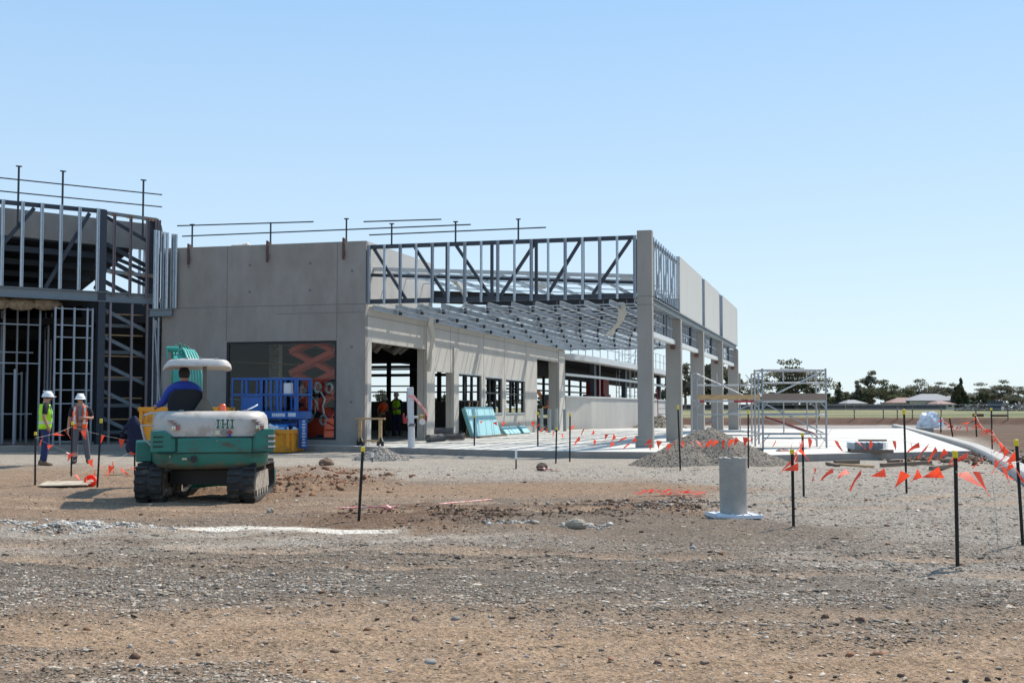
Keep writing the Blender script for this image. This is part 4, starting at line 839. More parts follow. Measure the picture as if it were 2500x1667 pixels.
for x in (-.38,-.17,.06): obj('canopy_rib', MB().box(x-.022,x+.022,-.62,.68,2.15,2.18), simple('rib_shade', (.30,.27,.24)) if 'rib_shade' not in bpy.data.materials else bpy.data.materials['rib_shade'], cn, bevel=.006)
OLV = simple('olive_post', (.10,.09,.07), .6)
obj('canopy_post', MB().beam((-.11,-.60,1.33),(-.11,-.60,2.06),.06,.06).prism([(-.28,1.34),(.06,1.34),(-.07,1.55),(-.15,1.55)],'y',-.64,-.55), OLV, EX)
bc = obj('beacon', MB().lathe([(.001,0),(.062,0),(.062,.02),(.055,.025),(.052,.115),(.035,.135),(.001,.138)], (.16,-.62,1.34), 18), simple('beacon_orange', (.80,.09,.01), .15, spec=1, var=.05), EX, smooth=True)
obj('beacon_base', MB().lathe([(.001,-.03),(.07,-.03),(.072,.012),(.001,.012)], (.16,-.62,1.34), 18), REDP, bc)
# undercarriage
TR = R(-14)
def trk(sx):
    m = MB(); n = 44; L_, H_ = 2.20, .545; r = H_/2; out = []; arc = [];
    hl = L_/2-r
    for k in range(n):
        s_ = k/n*(4*hl+2*math.pi*r)
        if s_ < 2*hl: y, z, nn = -hl+s_, 0, (0,-1)
        elif s_ < 2*hl+math.pi*r: a = (s_-2*hl)/r-math.pi/2; y, z, nn = hl+r*math.cos(a), r+r*math.sin(a), (math.cos(a), math.sin(a))
        elif s_ < 4*hl+math.pi*r: y, z, nn = hl-(s_-2*hl-math.pi*r), H_, (0,1)
        else: a = (s_-4*hl-math.pi*r)/r+math.pi/2; y, z, nn = -hl+r*math.cos(a), r+r*math.sin(a), (math.cos(a), math.sin(a))
        out.append((y, z, nn))
    x0, x1 = sx-.20, sx+.20
    band = [[(x0, y, z+.02), (x1, y, z+.02), (x1, y-nn[0]*.045, z-nn[1]*.045+.02), (x0, y-nn[0]*.045, z-nn[1]*.045+.02)] for y, z, nn in out]; band.append(band[0]); m.loft(band, False)
    for i, (y, z, nn) in enumerate(out):
        tx = (-nn[1], nn[0]); 
        for a, b, sh in ((x0, sx-.03, 0), (sx+.03, x1, .5)):
            y_, z_ = y+tx[0]*sh*.05, z+tx[1]*sh*.05
            c0 = (y_-tx[0]*.022, z_-tx[1]*.022); c1 = (y_+tx[0]*.022, z_+tx[1]*.022)
            m.add([(a, c0[0], c0[1]+.02), (b, c0[0], c0[1]+.02), (b, c1[0], c1[1]+.02), (a, c1[0], c1[1]+.02), (a, c0[0]+nn[0]*.028, c0[1]+nn[1]*.028+.02), (b, c0[0]+nn[0]*.028, c0[1]+nn[1]*.028+.02), (b, c1[0]+nn[0]*.028, c1[1]+nn[1]*.028+.02), (a, c1[0]+nn[0]*.028, c1[1]+nn[1]*.028+.02)], [(0,3,2,1),(4,5,6,7),(0,1,5,4),(1,2,6,5),(2,3,7,6),(3,0,4,7)])
    return m
for sx in (-.68, .68):
    o = obj('track', trk(sx), RUBBER, EX); o.rotation_euler.z = TR
    f = MB().box(sx-.12, sx+.12, -.75, .75, .14, .42); f.prism([(-.72,.16),(.72,.16),(.60,.43),(-.60,.43)], 'x', sx+(.12 if sx > 0 else -.16), sx+(.16 if sx > 0 else -.12)); obj('track_frame', f, MUDST, o)
    for y, r in ((-.83,.20),(.83,.20)): obj('sprocket', MB().lathe([(.001,-.09),(r,-.08),(r,.08),(.001,.09)], (sx,y,.29), 14, 'x'), MUDST, o)
    for y in (-.5,-.25,0,.25,.5): obj('roller', MB().lathe([(.001,-.17),(.07,-.165),(.07,.165),(.001,.17)], (sx,y,.13), 10, 'x'), MUDST, o)
cf = obj('car_body', MB().box(-.5,.5,-.42,.42,.24,.46).lathe([(.001,.40),(.34,.40),(.34,.52),(.001,.52)], (0,0,0), 20), BLACKP, EX); cf.rotation_euler.z = TR
bl = obj('dozer_blade', MB().loft([[(-.86,y,z),(.86,y,z),(.86,y+.03,z),(-.86,y+.03,z)] for y, z in ((1.35,.05),(1.30,.15),(1.30,.28),(1.38,.38))]).beam((-.35,.4,.25),(-.35,1.33,.2),.1,.1).beam((.35,.4,.25),(.35,1.33,.2),.1,.1), GREENB, EX); bl.rotation_euler.z = TR
# boom, arm, bucket, hoses
m = MB()
def boxpath(m, pts, wd, x): 
    m.loft([[(x-wd/2, y-h*s2, z+h*c2), (x+wd/2, y-h*s2, z+h*c2), (x+wd/2, y+h*s2, z-h*c2), (x-wd/2, y+h*s2, z-h*c2)] for y, z, h, c2, s2 in pts])
bpx = -.40
bp_ = [(.95,.75,.12,.3,.95),(1.05,1.2,.15,.15,.98),(1.2,1.75,.17,.35,.93),(1.45,2.12,.17,.7,.7),(1.9,2.28,.15,1,0),(2.6,2.1,.12,.95,-.3),(3.2,1.75,.10,.9,-.4)]
boxpath(m, bp_, .24, bpx); bm_ = obj('boom', m, GREENB, EX, bevel=.01)
m = MB(); boxpath(m, [(3.05,2.05,.10,.3,.95),(3.25,1.7,.13,.2,.98),(3.1,.95,.08,.1,.99)], .16, bpx); ar = obj('arm', m, GREENB, EX)
obj('bucket', MB().prism([(3.0,.95),(3.3,.9),(3.45,.55),(3.2,.30),(2.9,.35),(2.8,.5),(3.05,.5)], 'x', bpx-.24, bpx+.24), MUDST, ar)
obj('boom_bracket', MB().box(bpx-.16,bpx+.16,.7,1.1,.55,1.05), GREENB, bm_)
for k in range(5):
    x = -.245+.045*k; obj('hydraulic_hose', MB().path([(x,.75,1.2),(x,.95,1.6),(x-.01,1.10,1.95),(x-.04,1.22,2.2),(x-.09,1.38,2.36-.01*k),(x-.12,1.6,2.43-.012*k),(x-.12,1.85,2.40)], .019, 8), simple('hose_green', (.10,.42,.34), .45) if 'hose_green' not in bpy.data.materials else bpy.data.materials['hose_green'], bm_, smooth=True)
for dx, dz in ((-.16,.17),(-.10,.20),(-.03,.23),(.04,.2),(.10,.18)): obj('hose_fitting', MB().lathe([(.001,-.03),(.025,-.03),(.018,0),(.03,.015),(.001,.03)], (bpx+dx+.02,1.6,2.25+dz), 8).tube((bpx+dx+.02,1.6,2.2+dz-.12),(bpx+dx+.02,1.6,2.25+dz),.012), simple('fitting_green', (.02,.20,.14), .5) if 'fitting_green' not in bpy.data.materials else bpy.data.materials['fitting_green'], bm_)
obj('boom_lug', MB().lathe([(.001,-.1),(.05,-.1),(.05,.1),(.001,.1)], (bpx-.13,1.55,2.40), 10, 'x').beam((bpx-.22,1.5,2.25),(bpx-.22,1.5,2.42),.03,.06), GREENB, bm_)
# the operator
op = person('operator in a royal blue jumper seated under the excavator canopy', tuple(EX.location+Matrix.Rotation(R(17), 3, 'Z')@Vector((-.40,-.28,.52))), R(17),
  dict(pel=(0,0,.88), wst=(0,-.02,1.02), cst=(0,-.02,1.16), nb=(0,0,1.27), nk=(0,.02,1.30), hd=(0,.03,1.36), cr=(0,.01,1.43), sL=(-.21,-.01,1.17), sR=(.21,-.01,1.17), eL=(-.30,.10,.98), wL=(-.40,.30,.92), pL=(-.42,.36,.91), eR=(.27,.1,.95), wR=(.3,.32,.93), pR=(.3,.39,.92),
       hL=(-.1,.08,.86), kL=(-.16,.48,.86), aL=(-.16,.52,.52), fL=(-.17,.64,.50), hR=(.1,.08,.86), kR=(.16,.48,.86), aR=(.16,.52,.52), fR=(.17,.64,.50)), shirt=RB, trousers=NAVY, boots=DBOOT, hair=HAIR, longsleeve=True)
pp = EX.location+Matrix.Rotation(R(17), 3, 'Z')@Vector((.52,-.62,1.352))
m = MB(); n = 9; vs = []; fs = []
for i in range(n):
    for k in range(5): t = i/(n-1); vs.append((-.17+.34*t, -.10+.05*k, .005+.11*t**2.2+.01*math.sin(5*t+k)))
for i in range(n-1):
    for k in range(4): a = i*5+k; fs.append((a, a+5, a+6, a+1))
o = obj('paper_sheet', m.add(vs, fs), WHITE, smooth=True, loc=tuple(pp), rz=R(14)); o.modifiers.new('solid', 'SOLIDIFY').thickness = .002; tag(o, 'curled white paper sheet lying on the excavator engine hood', 'paper')
# ================================================================ star pickets
def picket_base():
    t = thing('star_picket', 'x', 'picket', (0,0,0), 0, 'black steel pickets with yellow caps')
    st = MB()
    for a in (90, 210, 330):
        c, s_ = math.cos(R(a)), math.sin(R(a)); st.beam((c*.011,s_*.011,-.05),(c*.011,s_*.011,1.0),.024,.006,(-s_,c,0))
    obj('shaft', st, PICK, t)
    obj('cap', MB().prism([(.030*math.cos(R(a)), .030*math.sin(R(a))) for a in range(0,360,30)], 'z', .955, 1.02), YELCAP, t, bevel=.006)
    return t
PICK = mat('picket_black', (.022,.02,.018), .6, .2, var=.5, scale=25, col2=(.30,.27,.22), c2amt=.27, c2scale=22)
proto = None
def picket(u, v, vt, label, lean=0, ut=None, wood=False, D=None):
    global proto
    p = gp(u, v); h = (v-vt)*p.y/F_PX
    if proto is None: proto = picket_base(); r = proto; r['label'] = label
    else: r = dup(proto, (0,0,0), 0, label)
    r.location = p; sc = h/1.02; k = min(max(.85, p.y/34), 1.9)
    r.scale = (k, k, sc)
    if ut is not None: r.rotation_euler.y = math.atan((ut-u)*p.y/F_PX/h)
    r.rotation_euler.z = random.uniform(0, 0) ; return p, h
PK = {}
for key, u, v, vt, lab, ut in (
  ('a',86,1187,1055,'leftmost black picket with yellow cap in front of the man in the lime vest',84),
  ('b',174,1165,1030,'black picket with yellow cap in front of the man in the orange vest',174),
  ('c',238,1189,1023,'leaning black picket with yellow cap standing by the fallen orange cone ring',244),
  ('d',329,1158,1037,'black picket with the dark jacket hung on it',327),
  ('e',876,1273,1092,'black picket leaning right, alone in the middle of the yard',885),
  ('f',1158,1102,1014,'black picket in front of the large blue foam board',1158),
  ('g',1313,1104,1006,'thin black picket in front of the grey vertical pipes',1313),
  ('h',1357,1131,1044,'short black picket nearest the yard in front of the slab edge',1359),
  ('i',1391,1127,1009,'tall thin black picket standing right of the short one by the slab edge',1392),
  ('j',1661,1148,990,'tall black picket in front of the corner pillar and the stone heap',1656),
  ('k',1827,1144,1003,'black picket standing behind the upright concrete pipe',1828),
  ('l',1937,1291,1098,'black picket just right of the concrete pipe with bunting tied below its cap',1936),
  ('m',1962,1209,1057,'black picket with torn bunting bunched round it behind the scaffold side',1961),
  ('n',2213,1203,1000,'tall rusty picket in front of the stack of metal decking',2210),
  ('o',2337,1381,1103,'tallest black picket standing nearest the camera at the right',2337),
  ('p',2496,1324,1075,'black picket cut by the right edge of the photo',2486),
  ('q',2422,1095,996,'far thin picket standing past the kerb at the right',2422),
  ('r',2384,1066,1012,'far short picket standing in the red dirt by the rusty steel bundle',2382),
  ('s',2326,1066,1017,'far leaning picket with tangled orange flags',2318),
  ('t',2297,1056,1015,'far thin picket right of the plastic covered pile',2297)):
    PK[key] = picket(u, v, vt, lab, ut=ut)
def ptop(k, dv=8, dy=0):
    p, h = PK[k]; o = {'e':9}.get(k, 0); return p+Vector((0, dy-.03, h-dv*p.y/F_PX))
# ---- bunting
FM = []
for q in range(4):
    m = MB(); n = 6; vs = []; fs = []
    for i in range(n+1):
        t = i/n; hw = .085*(1-t)+.004; 
        for sx in (-1, 0, 1): vs.append((sx*hw+(.10*t*t if q % 2 else -.04*t), (-.22-.04*q)*t*(.5+.2*q)*.6+.018*math.sin(3*t+q+sx), -.24*t*(1-.1*q)))
    for i in range(n):
        for k in range(2): a = i*3+k; fs.append((a, a+3, a+4, a+1))
    m.add(vs, fs); me = bpy.data.meshes.new('flag'); me.from_pydata(m.v, [], m.f); me.update(); me.materials.append(FLAG)
    for p in me.polygons: p.use_smooth = True
    FM.append(me)
def bunting(label, A, B, sag, nf, size=1.0, blow=0.0, mess=.35, rad=.002):
    size *= .74; nf = int(nf*1.3+.5); mess *= 1.35; blow *= 1.3
    A = Vector(A); B = Vector(B); t = thing('bunting', label, 'bunting', tuple(A), 0, 'orange flag bunting strung between the pickets'); pts = []
    for i in range(17): f = i/16; p = A.lerp(B, f)-A; p.z -= sag*4*f*(1-f); pts.append(p)
    obj('cord', MB().path(pts, rad, 5), ROPE, t); d = B-A; base = math.atan2(d.y, d.x)
    for k in range(nf):
        f = (k+.5)/nf+random.uniform(-.2,.2)/nf; p = d*f; p.z -= sag*4*f*(1-f)+.004
        o = bpy.data.objects.new('flag', random.choice(FM)); link(o, t); o.location = p; s_ = size*random.uniform(.85,1.15)
        o.scale = (s_*random.uniform(.7,1.05), s_, s_); o.rotation_euler = (random.uniform(-mess,mess)+.1, random.uniform(-mess,mess)-blow, base+random.uniform(-.5,.5))
    return t
bunting('upper bunting strung from the far left picket to the one before the man in orange', ptop('a',14), ptop('b',12), .03, 2)
bunting('upper bunting strung from the picket before the man in orange to the jacket picket', ptop('b',12), ptop('d',40), .03, 2)
bunting('lower bunting falling from the far left picket towards the excavator', ptop('a',14), gp(300,1190)+Vector((0,0,.33)), .05, 3)
bunting('low bunting running from the plywood sheet up to the jacket picket', gp(100,1188)+Vector((0,0,.04)), ptop('d',62), .06, 4)
bunting('low slack bunting between the leaning picket and the excavator track', PK['c'][0]+Vector((0,0,.42)), gp(330,1160)+Vector((0,0,.18)), .05, 3)
bunting('bunting from the foam board picket to the pipes picket', ptop('f',12), ptop('g',22), .05, 4, 1.0)
bunting('bunting from the pipes picket to the short picket by the slab edge', ptop('g',26), ptop('h',12), .02, 3, 1.0)
bunting('long upper bunting from the slab edge picket to the corner pillar picket', ptop('i',28), ptop('j',88), .10, 8, 1.05, -.35)
bunting('long lower bunting from the short picket to the corner pillar picket', ptop('h',12), ptop('j',92), .12, 5, 1.0, -.3)
bunting('bunting across the front of the stone heap', ptop('j',88), ptop('k',64), .03, 8, 1.15, -.45)
bunting('bunting from behind the concrete pipe to the torn bunting picket', ptop('k',66), ptop('m',12), .04, 3, .8, -.3)
bunting('bunting hanging from the torn bunting picket to the rusty picket', ptop('m',12), ptop('n',75), .04, 4, 1.0, -.4)
bunting('bunting from the rusty picket to the nearest tall picket', ptop('n',78), ptop('p',60), .02, 8, 1.0, -.4)
bunting('torn bunting bunched between the two close pickets beside the concrete pipe', ptop('m',20), ptop('l',38), -.02, 5, 1.25, -.5, .7)
bunting('long low bunting from the picket by the concrete pipe to the tallest picket', ptop('l',40), ptop('o',50), .035, 7, .92, -.55)
bunting('short bunting from the tallest picket towards the right edge', ptop('o',52), ptop('p',50), .03, 4, 1.05, -.2)
bunting('far bunting running along the red dirt to the rusty steel bundle', ptop('t',6), ptop('r',4), .5, 7, 1.9, -.3, .6, .01)
bunting('far bunting slanting down from the rusty steel bundle past the kerb', ptop('r',4), ptop('q',52), .25, 8, 1.5, -.3, .5, .007)
bunting('far bunting running from the thin picket to the right edge post', ptop('q',52), ptop('p',44), .12, 9, 1.1, -.3, .6, .003)
for lab, u, v, z, n, s_ in (('tangled orange tape lying by the upturned soil', 1640,1212,.06,9,.9),('pink marking tape lying in the dark soil', 955,1245,.02,3,.5),('small scrap of orange flag lying by the pink tape', 948,1247,.03,2,.6),('pink tape scrap lying by the dark clod near the slab', 1345,1151,.03,3,.9),('torn orange and white tape wrapped low round the picket before the man in orange',176,1150,.35,3,1.0)):
    p = gp(u, v); m = MB()
    for k in range(n*3):
        f = k/(n*3); a = random.uniform(0,6.28); q = Vector(((f-.5)*.55*s_*n/4, random.uniform(-.15,.15), z+random.uniform(-.02,.05))); dx = Vector((math.cos(a), math.sin(a)*.6, random.uniform(-.1,.3)))*.10*s_
        m.beam(q-dx, q+dx, .05*s_, .004)
    o = obj('tape_scrap', m, PINK if 'pink' in lab or 'torn' in lab else FLAG, loc=tuple(p)); tag(o, lab, 'tape')
cr = MB().path([(-.9,.0,.02),(-.6,.15,.02),(-.2,.1,.03),(.1,.35,.02),(.35,.5,.02),(.6,.9,.02),(1.2,1.6,.02)], .012, 5)
tag(obj('string_line', cr, PINK, loc=tuple(gp(985,1243))), 'pink string line snaking over the dark soil', 'string')
# ---- things around the left pickets
p = gp(145,1190); m = MB().box(-.42,.42,-.34,.34,0,.018).rot(.15).rot(.05,(0,0,0),'X')
tag(obj('plywood_sheet', m, mat('plywood', (.50,.42,.31), .8, var=.2, scale=5, col2=(.30,.22,.15), c2amt=.45, c2scale=4), loc=(p.x,p.y+.35,.045)), 'dirty plywood sheet lying on the ground by the left pickets', 'plywood')
p = gp(221,1186); m = MB(); rr = []
for k in range(17):
    a = 2*math.pi*k/16; rr.append([(math.cos(a)*(.085+.035*math.cos(b)), .035*math.sin(b)*1.6, .11+math.sin(a)*(.085+.035*math.cos(b))) for b in [2*math.pi*j/8 for j in range(8)]])
m.loft(rr, False); o = obj('orange_ring', m, FLAG, loc=tuple(p), rz=.3, smooth=True); o.rotation_euler.x = -.6; tag(o, 'orange plastic ring lying on the dirt beside the plywood', 'plastic ring')
# jacket
p = PK['d'][0]; JK = simple('jacket_navy', (.008,.012,.04), .9, var=.4, scale=9); t = thing('jacket', 'dark navy jacket hung over a picket beside the excavator', 'jacket', (p.x, p.y-.03, 0))
rings = []
for z, cx, wx, wy in ((1.24,-.02,.03,.03),(1.19,-.02,.08,.06),(1.10,-.03,.13,.09),(.95,-.01,.15,.11),(.75,.02,.18,.12),(.58,.03,.21,.12),(.46,.05,.20,.10)): rings.append([(cx+wx*math.cos(a)*(1+.12*math.sin(5*a+z*9)), wy*math.sin(a)*(1+.25*math.sin(4*a+z*5)), z) for a in [2*math.pi*k/22 for k in range(22)]])
obj('jacket_body', MB().loft(rings), JK, t, smooth=True)
obj('sleeve', MB().path([(-.08,-.03,1.08),(-.20,-.05,.98),(-.26,-.05,.86),(-.25,-.04,.80)], [.05,.055,.045,.04], 9), JK, t, smooth=True)
obj('sleeve', MB().path([(.08,-.03,1.05),(.17,-.05,.80),(.21,-.06,.52),(.24,-.05,.22)], [.06,.065,.055,.045], 9), JK, t, smooth=True)
# ================================================================ skip bins
def bin_(label, loc, rz, L_, W_, H_, ribs, grime=True):
    t = thing('skip_bin', label, 'skip bin', tuple(loc), rz); wt = .05
    m = MB(); m.box(-L_/2,L_/2,-W_/2,-W_/2+wt,.08,H_); m.box(-L_/2,L_/2,W_/2-wt,W_/2,.08,H_); m.box(-L_/2,-L_/2+wt,-W_/2+wt,W_/2-wt,.08,H_); m.box(L_/2-wt,L_/2,-W_/2+wt,W_/2-wt,.08,H_); m.box(-L_/2,L_/2,-W_/2,W_/2,.03,.08)
    obj('tub', m, YELBIN, t)
    obj('rim', MB().box(-L_/2-.04,L_/2+.04,-W_/2-.05,-W_/2,H_-.12,H_+.01).box(L_/2,L_/2+.05,-W_/2-.05,W_/2+.05,H_-.12,H_+.008).box(-L_/2-.05,-L_/2,-W_/2-.05,W_/2+.05,H_-.12,H_+.008), YELBIN, t, bevel=.01)
    for k in range(ribs): x = -L_/2+.06+(L_-.12)*k/(ribs-1); obj('rib', MB().box(x-.05,x+.05,-W_/2-.09,-W_/2,.03,H_-.12), YELBIN, t, bevel=.008)
    for y in (-W_/2+.05, W_/2-.15): obj('rib', MB().box(L_/2,L_/2+.09,y,y+.1,.03,H_-.12), YELBIN, t, bevel=.008)
    return t
b1 = bin_('tall orange yellow skip bin standing mostly behind the excavator', (gp(444,1111).x, 37.3, 0), R(-3), 2.35, 1.6, 1.42, 2)
bin2c = gp(660,1106); b2 = bin_('small yellow skip bin full of rubbish beside the blue scissor lift', (bin2c.x-.1, bin2c.y+.75, 0), R(-5), 1.55, 1.4, .72, 3)
m = MB()
for k in range(26):
    x = random.uniform(-.7,.7); y = random.uniform(-.55,.4); s_ = random.uniform(.06,.16); m.lathe([(s_*.1,-s_),(s_,-s_*.3),(s_*.8,s_*.5),(s_*.1,s_)], (x,y,.66+random.uniform(-.1,.16)), 7, random.choice('xyz'))
for i, v_ in enumerate(m.v): m.v[i] = (v_[0]+random.uniform(-.02,.02), v_[1]+random.uniform(-.02,.02), v_[2]+random.uniform(-.02,.02))
o = obj('rubbish_bags', m, PLAST, loc=tuple(b2.location), rz=b2.rotation_euler.z); tag(o, 'pale plastic rubbish filling the small yellow skip bin', 'rubbish'); struct(o, 'stuff')
# ================================================================ scissor lifts
def rails(x0, x1, y0, y1, z0, z1, posts, parent, mt, mid=True):
    m = MB()
    for x in posts: m.beam((x,y0,z0),(x,y0,z1),.05,.05); m.beam((x,y1,z0),(x,y1,z1),.05,.05)
    for z in ((z1,(z0+z1)/2) if mid else (z1,)): m.beam((x0,y0,z),(x1,y0,z),.05,.055); m.beam((x0,y1,z),(x1,y1,z),.05,.055); m.beam((x0,y0,z),(x0,y1,z),.05,.05); m.beam((x1,y0,z),(x1,y1,z),.05,.05)
    return obj('guard_cage', m, mt, parent)
lp = bw(-12.5,-.05); BL = thing('scissor_lift', 'lowered blue scissor lift parked in front of the glazed wall', 'scissor lift', (lp.x, lp.y-1.0, 0), BA+R(2))
rails(-1.12,1.12,-.55,.55,1.32,2.34,[-1.12,-.78,-.64,-.1,.06,.22,.44,.56,1.06,1.12],BL,BLUE)
obj('platform', MB().box(-1.15,1.15,-.58,.58,1.05,1.30), BLUE, BL, bevel=.02)
obj('gate_panel', MB().box(-.75,-.1,-.57,-.54,1.32,1.75).box(-.62,-.14,-.58,-.53,1.78,1.82), BLUE, BL)
obj('control_box', MB().box(.62,.86,-.5,-.3,1.80,2.2), simple('control_white', (.62,.64,.70)), BL, bevel=.01)
obj('name_band', MB().box(.26,.72,-.586,-.575,1.12,1.24), simple('band_text_blue', (.35,.42,.60)), BL); obj('name_band', MB().box(.82,1.08,-.586,-.575,1.13,1.25), simple('band_text_white', (.55,.60,.70)), BL)
m = MB()
for k in range(7): m.box(.28+.062*k,.315+.062*k,-.59,-.583,1.14+.01*(k%3),1.22)
obj('band_lettering', m, WHITE, BL)
for k in range(4): obj('scissor_arm', MB().beam((-1,-.3+.2*(k%2),.62+.1*k),(1,-.3+.2*(k%2),.68+.1*k),.05,.09), BLUE, BL)
obj('chassis', MB().box(-1.1,.9,-.5,.5,.28,.58), BLUE, BL, bevel=.02)
obj('battery_box', MB().box(.10,.78,-.64,-.45,.55,.88), mat('lift_blue_lid', (.02,.20,.55), .35), BL, bevel=.02); obj('battery_label', MB().box(.45,.72,-.65,-.63,.64,.80), simple('label_pale', (.5,.58,.70)), BL)
obj('ladder_panel', MB().box(1.12,1.38,-.45,-.35,.12,1.04), BLUE, BL, bevel=.01)
m = MB()
for k in range(9): z = .98-.095*k; m.box(1.24,1.36,-.46,-.445,z-.03,z+.03) if k % 3 else m.box(1.26,1.34,-.46,-.445,z-.03,z+.035)
obj('side_lettering', m, simple('lettering_pale', (.45,.52,.66)), BL)
for x in (-.85,.7):
    for y in (-.45,.45): w_ = obj('wheel', MB().lathe([(.001,-.09),(.2,-.08),(.21,0),(.2,.08),(.001,.09)], (x,y,.21), 16, 'y'), RUBBER, BL, smooth=True); obj('hub', MB().lathe([(.001,-.1),(.09,-.1),(.09,.1),(.001,.1)], (x,y,.21), 12, 'y'), BLUE, w_)
rp = bw(-11.35, .75, ZS); RL = thing('scissor_lift', 'raised red scissor lift standing indoors behind the glass', 'scissor lift', tuple(rp), BA)
for k in range(4):
    z0 = .95+k*.72; z1 = z0+.72
    for y in (-.25,.25):
        obj('scissor_arm', MB().beam((-1.0,y,z0),(.55,y,z1),.06,.16), REDL, RL); obj('scissor_arm', MB().beam((.55,y+.07,z0),(-1.0,y+.07,z1),.06,.16), REDL, RL)
obj('chassis', MB().box(-.9,.35,-.4,.4,.22,.88), REDL, RL, bevel=.02); obj('tow_bar', MB().beam((.35,-.2,.75),(.85,-.2,.50),.05,.05).beam((.35,-.2,.48),(.85,-.2,.48),.05,.05), REDL, RL)
for x in (-.7,.2):
    for y in (-.38,.38): obj('wheel', MB().lathe([(.001,-.08),(.17,-.07),(.17,.07),(.001,.08)], (x,y,.17), 14, 'y'), RUBBER, RL)
# coils of pale hose in front of the glass
hc = thing('hose_coils', 'pale hose coils hanging inside the glass beside the red scissor lift', 'hose', tuple(bw(-11.0, .25, 0)), BA)
for cx, cz, r in ((-.75,1.95,.13),(-.22,2.08,.15),(.2,2.05,.15),(-1.1,1.15,.2),(-.5,1.1,.14),(.0,1.0,.15),(-.6,1.35,.42)):
    obj('coil', MB().path([(cx+r*(1-.02*k)*math.cos(k*.5), .01*k/6, cz+r*(1.2-.015*k)*math.sin(k*.5)) for k in range(27 if r < .3 else 14)], .018, 6), simple('hose_pale', (.50,.56,.54), .4) if 'hose_pale' not in bpy.data.materials else bpy.data.materials['hose_pale'], hc, smooth=True)
obj('hose', MB().path([(-.1,0,1.95),(.05,0,1.7),(-.02,0,1.45),(.03,0,1.2)], .03, 6), WHITE, hc)
# ================================================================ on and by the slab
t = thing('saw_trestle', 'timber trestle with black splayed feet on the slab corner by the front wall', 'trestle', tuple(bw(-9.12,-.28,ZS)), R(-25))
obj('top_rail', MB().box(-.55,.55,-.04,.04,.84,.90), WOOD, t, bevel=.004)
for x in (-.38,.38):
    obj('post', MB().box(x-.055,x+.055,-.03,.03,.12,.84), WOOD, t, bevel=.004)
    obj('foot', MB().prism([(-.27,0),(-.14,0),(-.10,.07),(.10,.07),(.14,0),(.27,0),(.25,.14),(.13,.26),(-.13,.26),(-.25,.14)], 'x', x-.03, x+.03).rot(.9,(x,0,0)), BLACKP, t, bevel=.008)
obj('bottom_rail', MB().box(-.4,.4,-.03,.03,.13,.19), WOOD, t)
# standpipe
sp_ = gp(1004,1106); t = thing('standpipe', 'white standpipe post with brass valves and pink tape rising from a mound', 'standpipe', (sp_.x, sp_.y, 0), R(8))
obj('post', MB().box(-.10,.10,-.1,.1,.86,2.05), WPOLE, t, bevel=.03).rotation_euler.y = R(-1.2)
obj('sleeve', MB().tube((0,0,.1),(0,0,.9),.105,n=16), WPOLE, t, smooth=True); obj('collar', MB().tube((0,0,.84),(0,0,.92),.125,n=16), simple('collar_dark', (.12,.12,.13)), t); obj('foot', MB().box(-.10,.10,-.1,.1,-.1,.13), RUST, t)
obj('flange', MB().box(-.14,.22,-.13,.13,.13,.17), WPOLE, t)
vs_ = obj('valve_arm', MB().tube((-.16,-.02,1.12),(.30,-.02,1.12),.04,n=10), simple('valve_silver', (.55,.55,.55), .35, var=.1), t, smooth=True)
for x in (-.24,.46): obj('hand_wheel', MB().lathe([(.02,-.02),(.125,-.025),(.135,0),(.125,.025),(.02,.02)], (x,-.02,1.12 if x < 0 else 1.10), 14, 'x'), REDP, vs_)
BR = simple('brass', (.42,.26,.07), .35, var=.15); obj('valve_body', MB().lathe([(.02,-.13),(.09,-.11),(.1,0),(.09,.1),(.02,.12)], (.31,-.02,1.08), 12), BR, vs_, smooth=True); obj('hose_outlet', MB().lathe([(.05,-.05),(.10,-.05),(.10,.05),(.05,.05)], (.33,-.14,.98), 14, 'y'), simple('outlet_silver', (.6,.55,.5), .3), vs_)
obj('outlet', MB().lathe([(.02,-.09),(.07,-.08),(.07,.08),(.02,.09)], (-.2,-.1,1.02), 12), REDP, vs_)
m = MB()
for k in range(8): m.add([(.02+.06*k,-.11-.01*k,1.80-.05*k*(1+.06*k)),(.09+.06*k,-.11,1.78-.05*k*(1+.06*k)),(.09+.06*k,-.12,1.66-.05*k*(1+.06*k)),(.02+.06*k,-.13,1.69-.05*k*(1+.06*k))],[(0,1,2,3)])
obj('pink_tape', m, PINK, t); obj('pink_tape', MB().box(-.11,.11,-.112,.112,1.74,1.79), PINK, t)
# foam boards
fb = bw(-8.75, 9.2, ZS); FBT = 'blue foam boards leaning on the side wall'
def foam(name, label, loc, rz, wx, hz, n, tilt):
    t = thing(name, label, 'foam board', tuple(loc), rz, FBT)
    for k in range(n):
        o = obj('board', MB().box(-wx/2,wx/2,.05*k,.05*k+.046,0,hz-.01*k), FOAM if k == 0 else FOAMD, t); o.rotation_euler.x = -tilt; o.location.x = .02*k-.0
    return t
def onx(u, X):
    # depth along the building of the photograph's column u on the plane X
    k = (u-1250)/F_PX; o = bw(X, 0); return (o.x-k*o.y)/(k*BY.y-BY.x)
foam('foam_stack', 'tall stack of pale blue foam boards leaning on the side wall', bw(-8.75, 12.05, ZS+.07), BA+R(90), 4.0, 1.25, 4, .32)
for k, u in enumerate((1247,1266,1288)):
    foam('foam_offcut', ('leftmost','middle','rightmost')[k]+' of the three low blue foam offcuts leaning on the sill wall', bw(-8.95, onx(u,-8.95), ZS+.05), BA+R(90), 1.25, .42, 3, .75)
tag(obj('support_timber', MB().box(-2.4,2.6,-.06,.06,0,.07), OLDWOOD, loc=tuple(bw(-8.7, 12.0, ZS)), rz=BA+R(90)), 'timber bearer under the foot of the tall foam stack', 'timber')
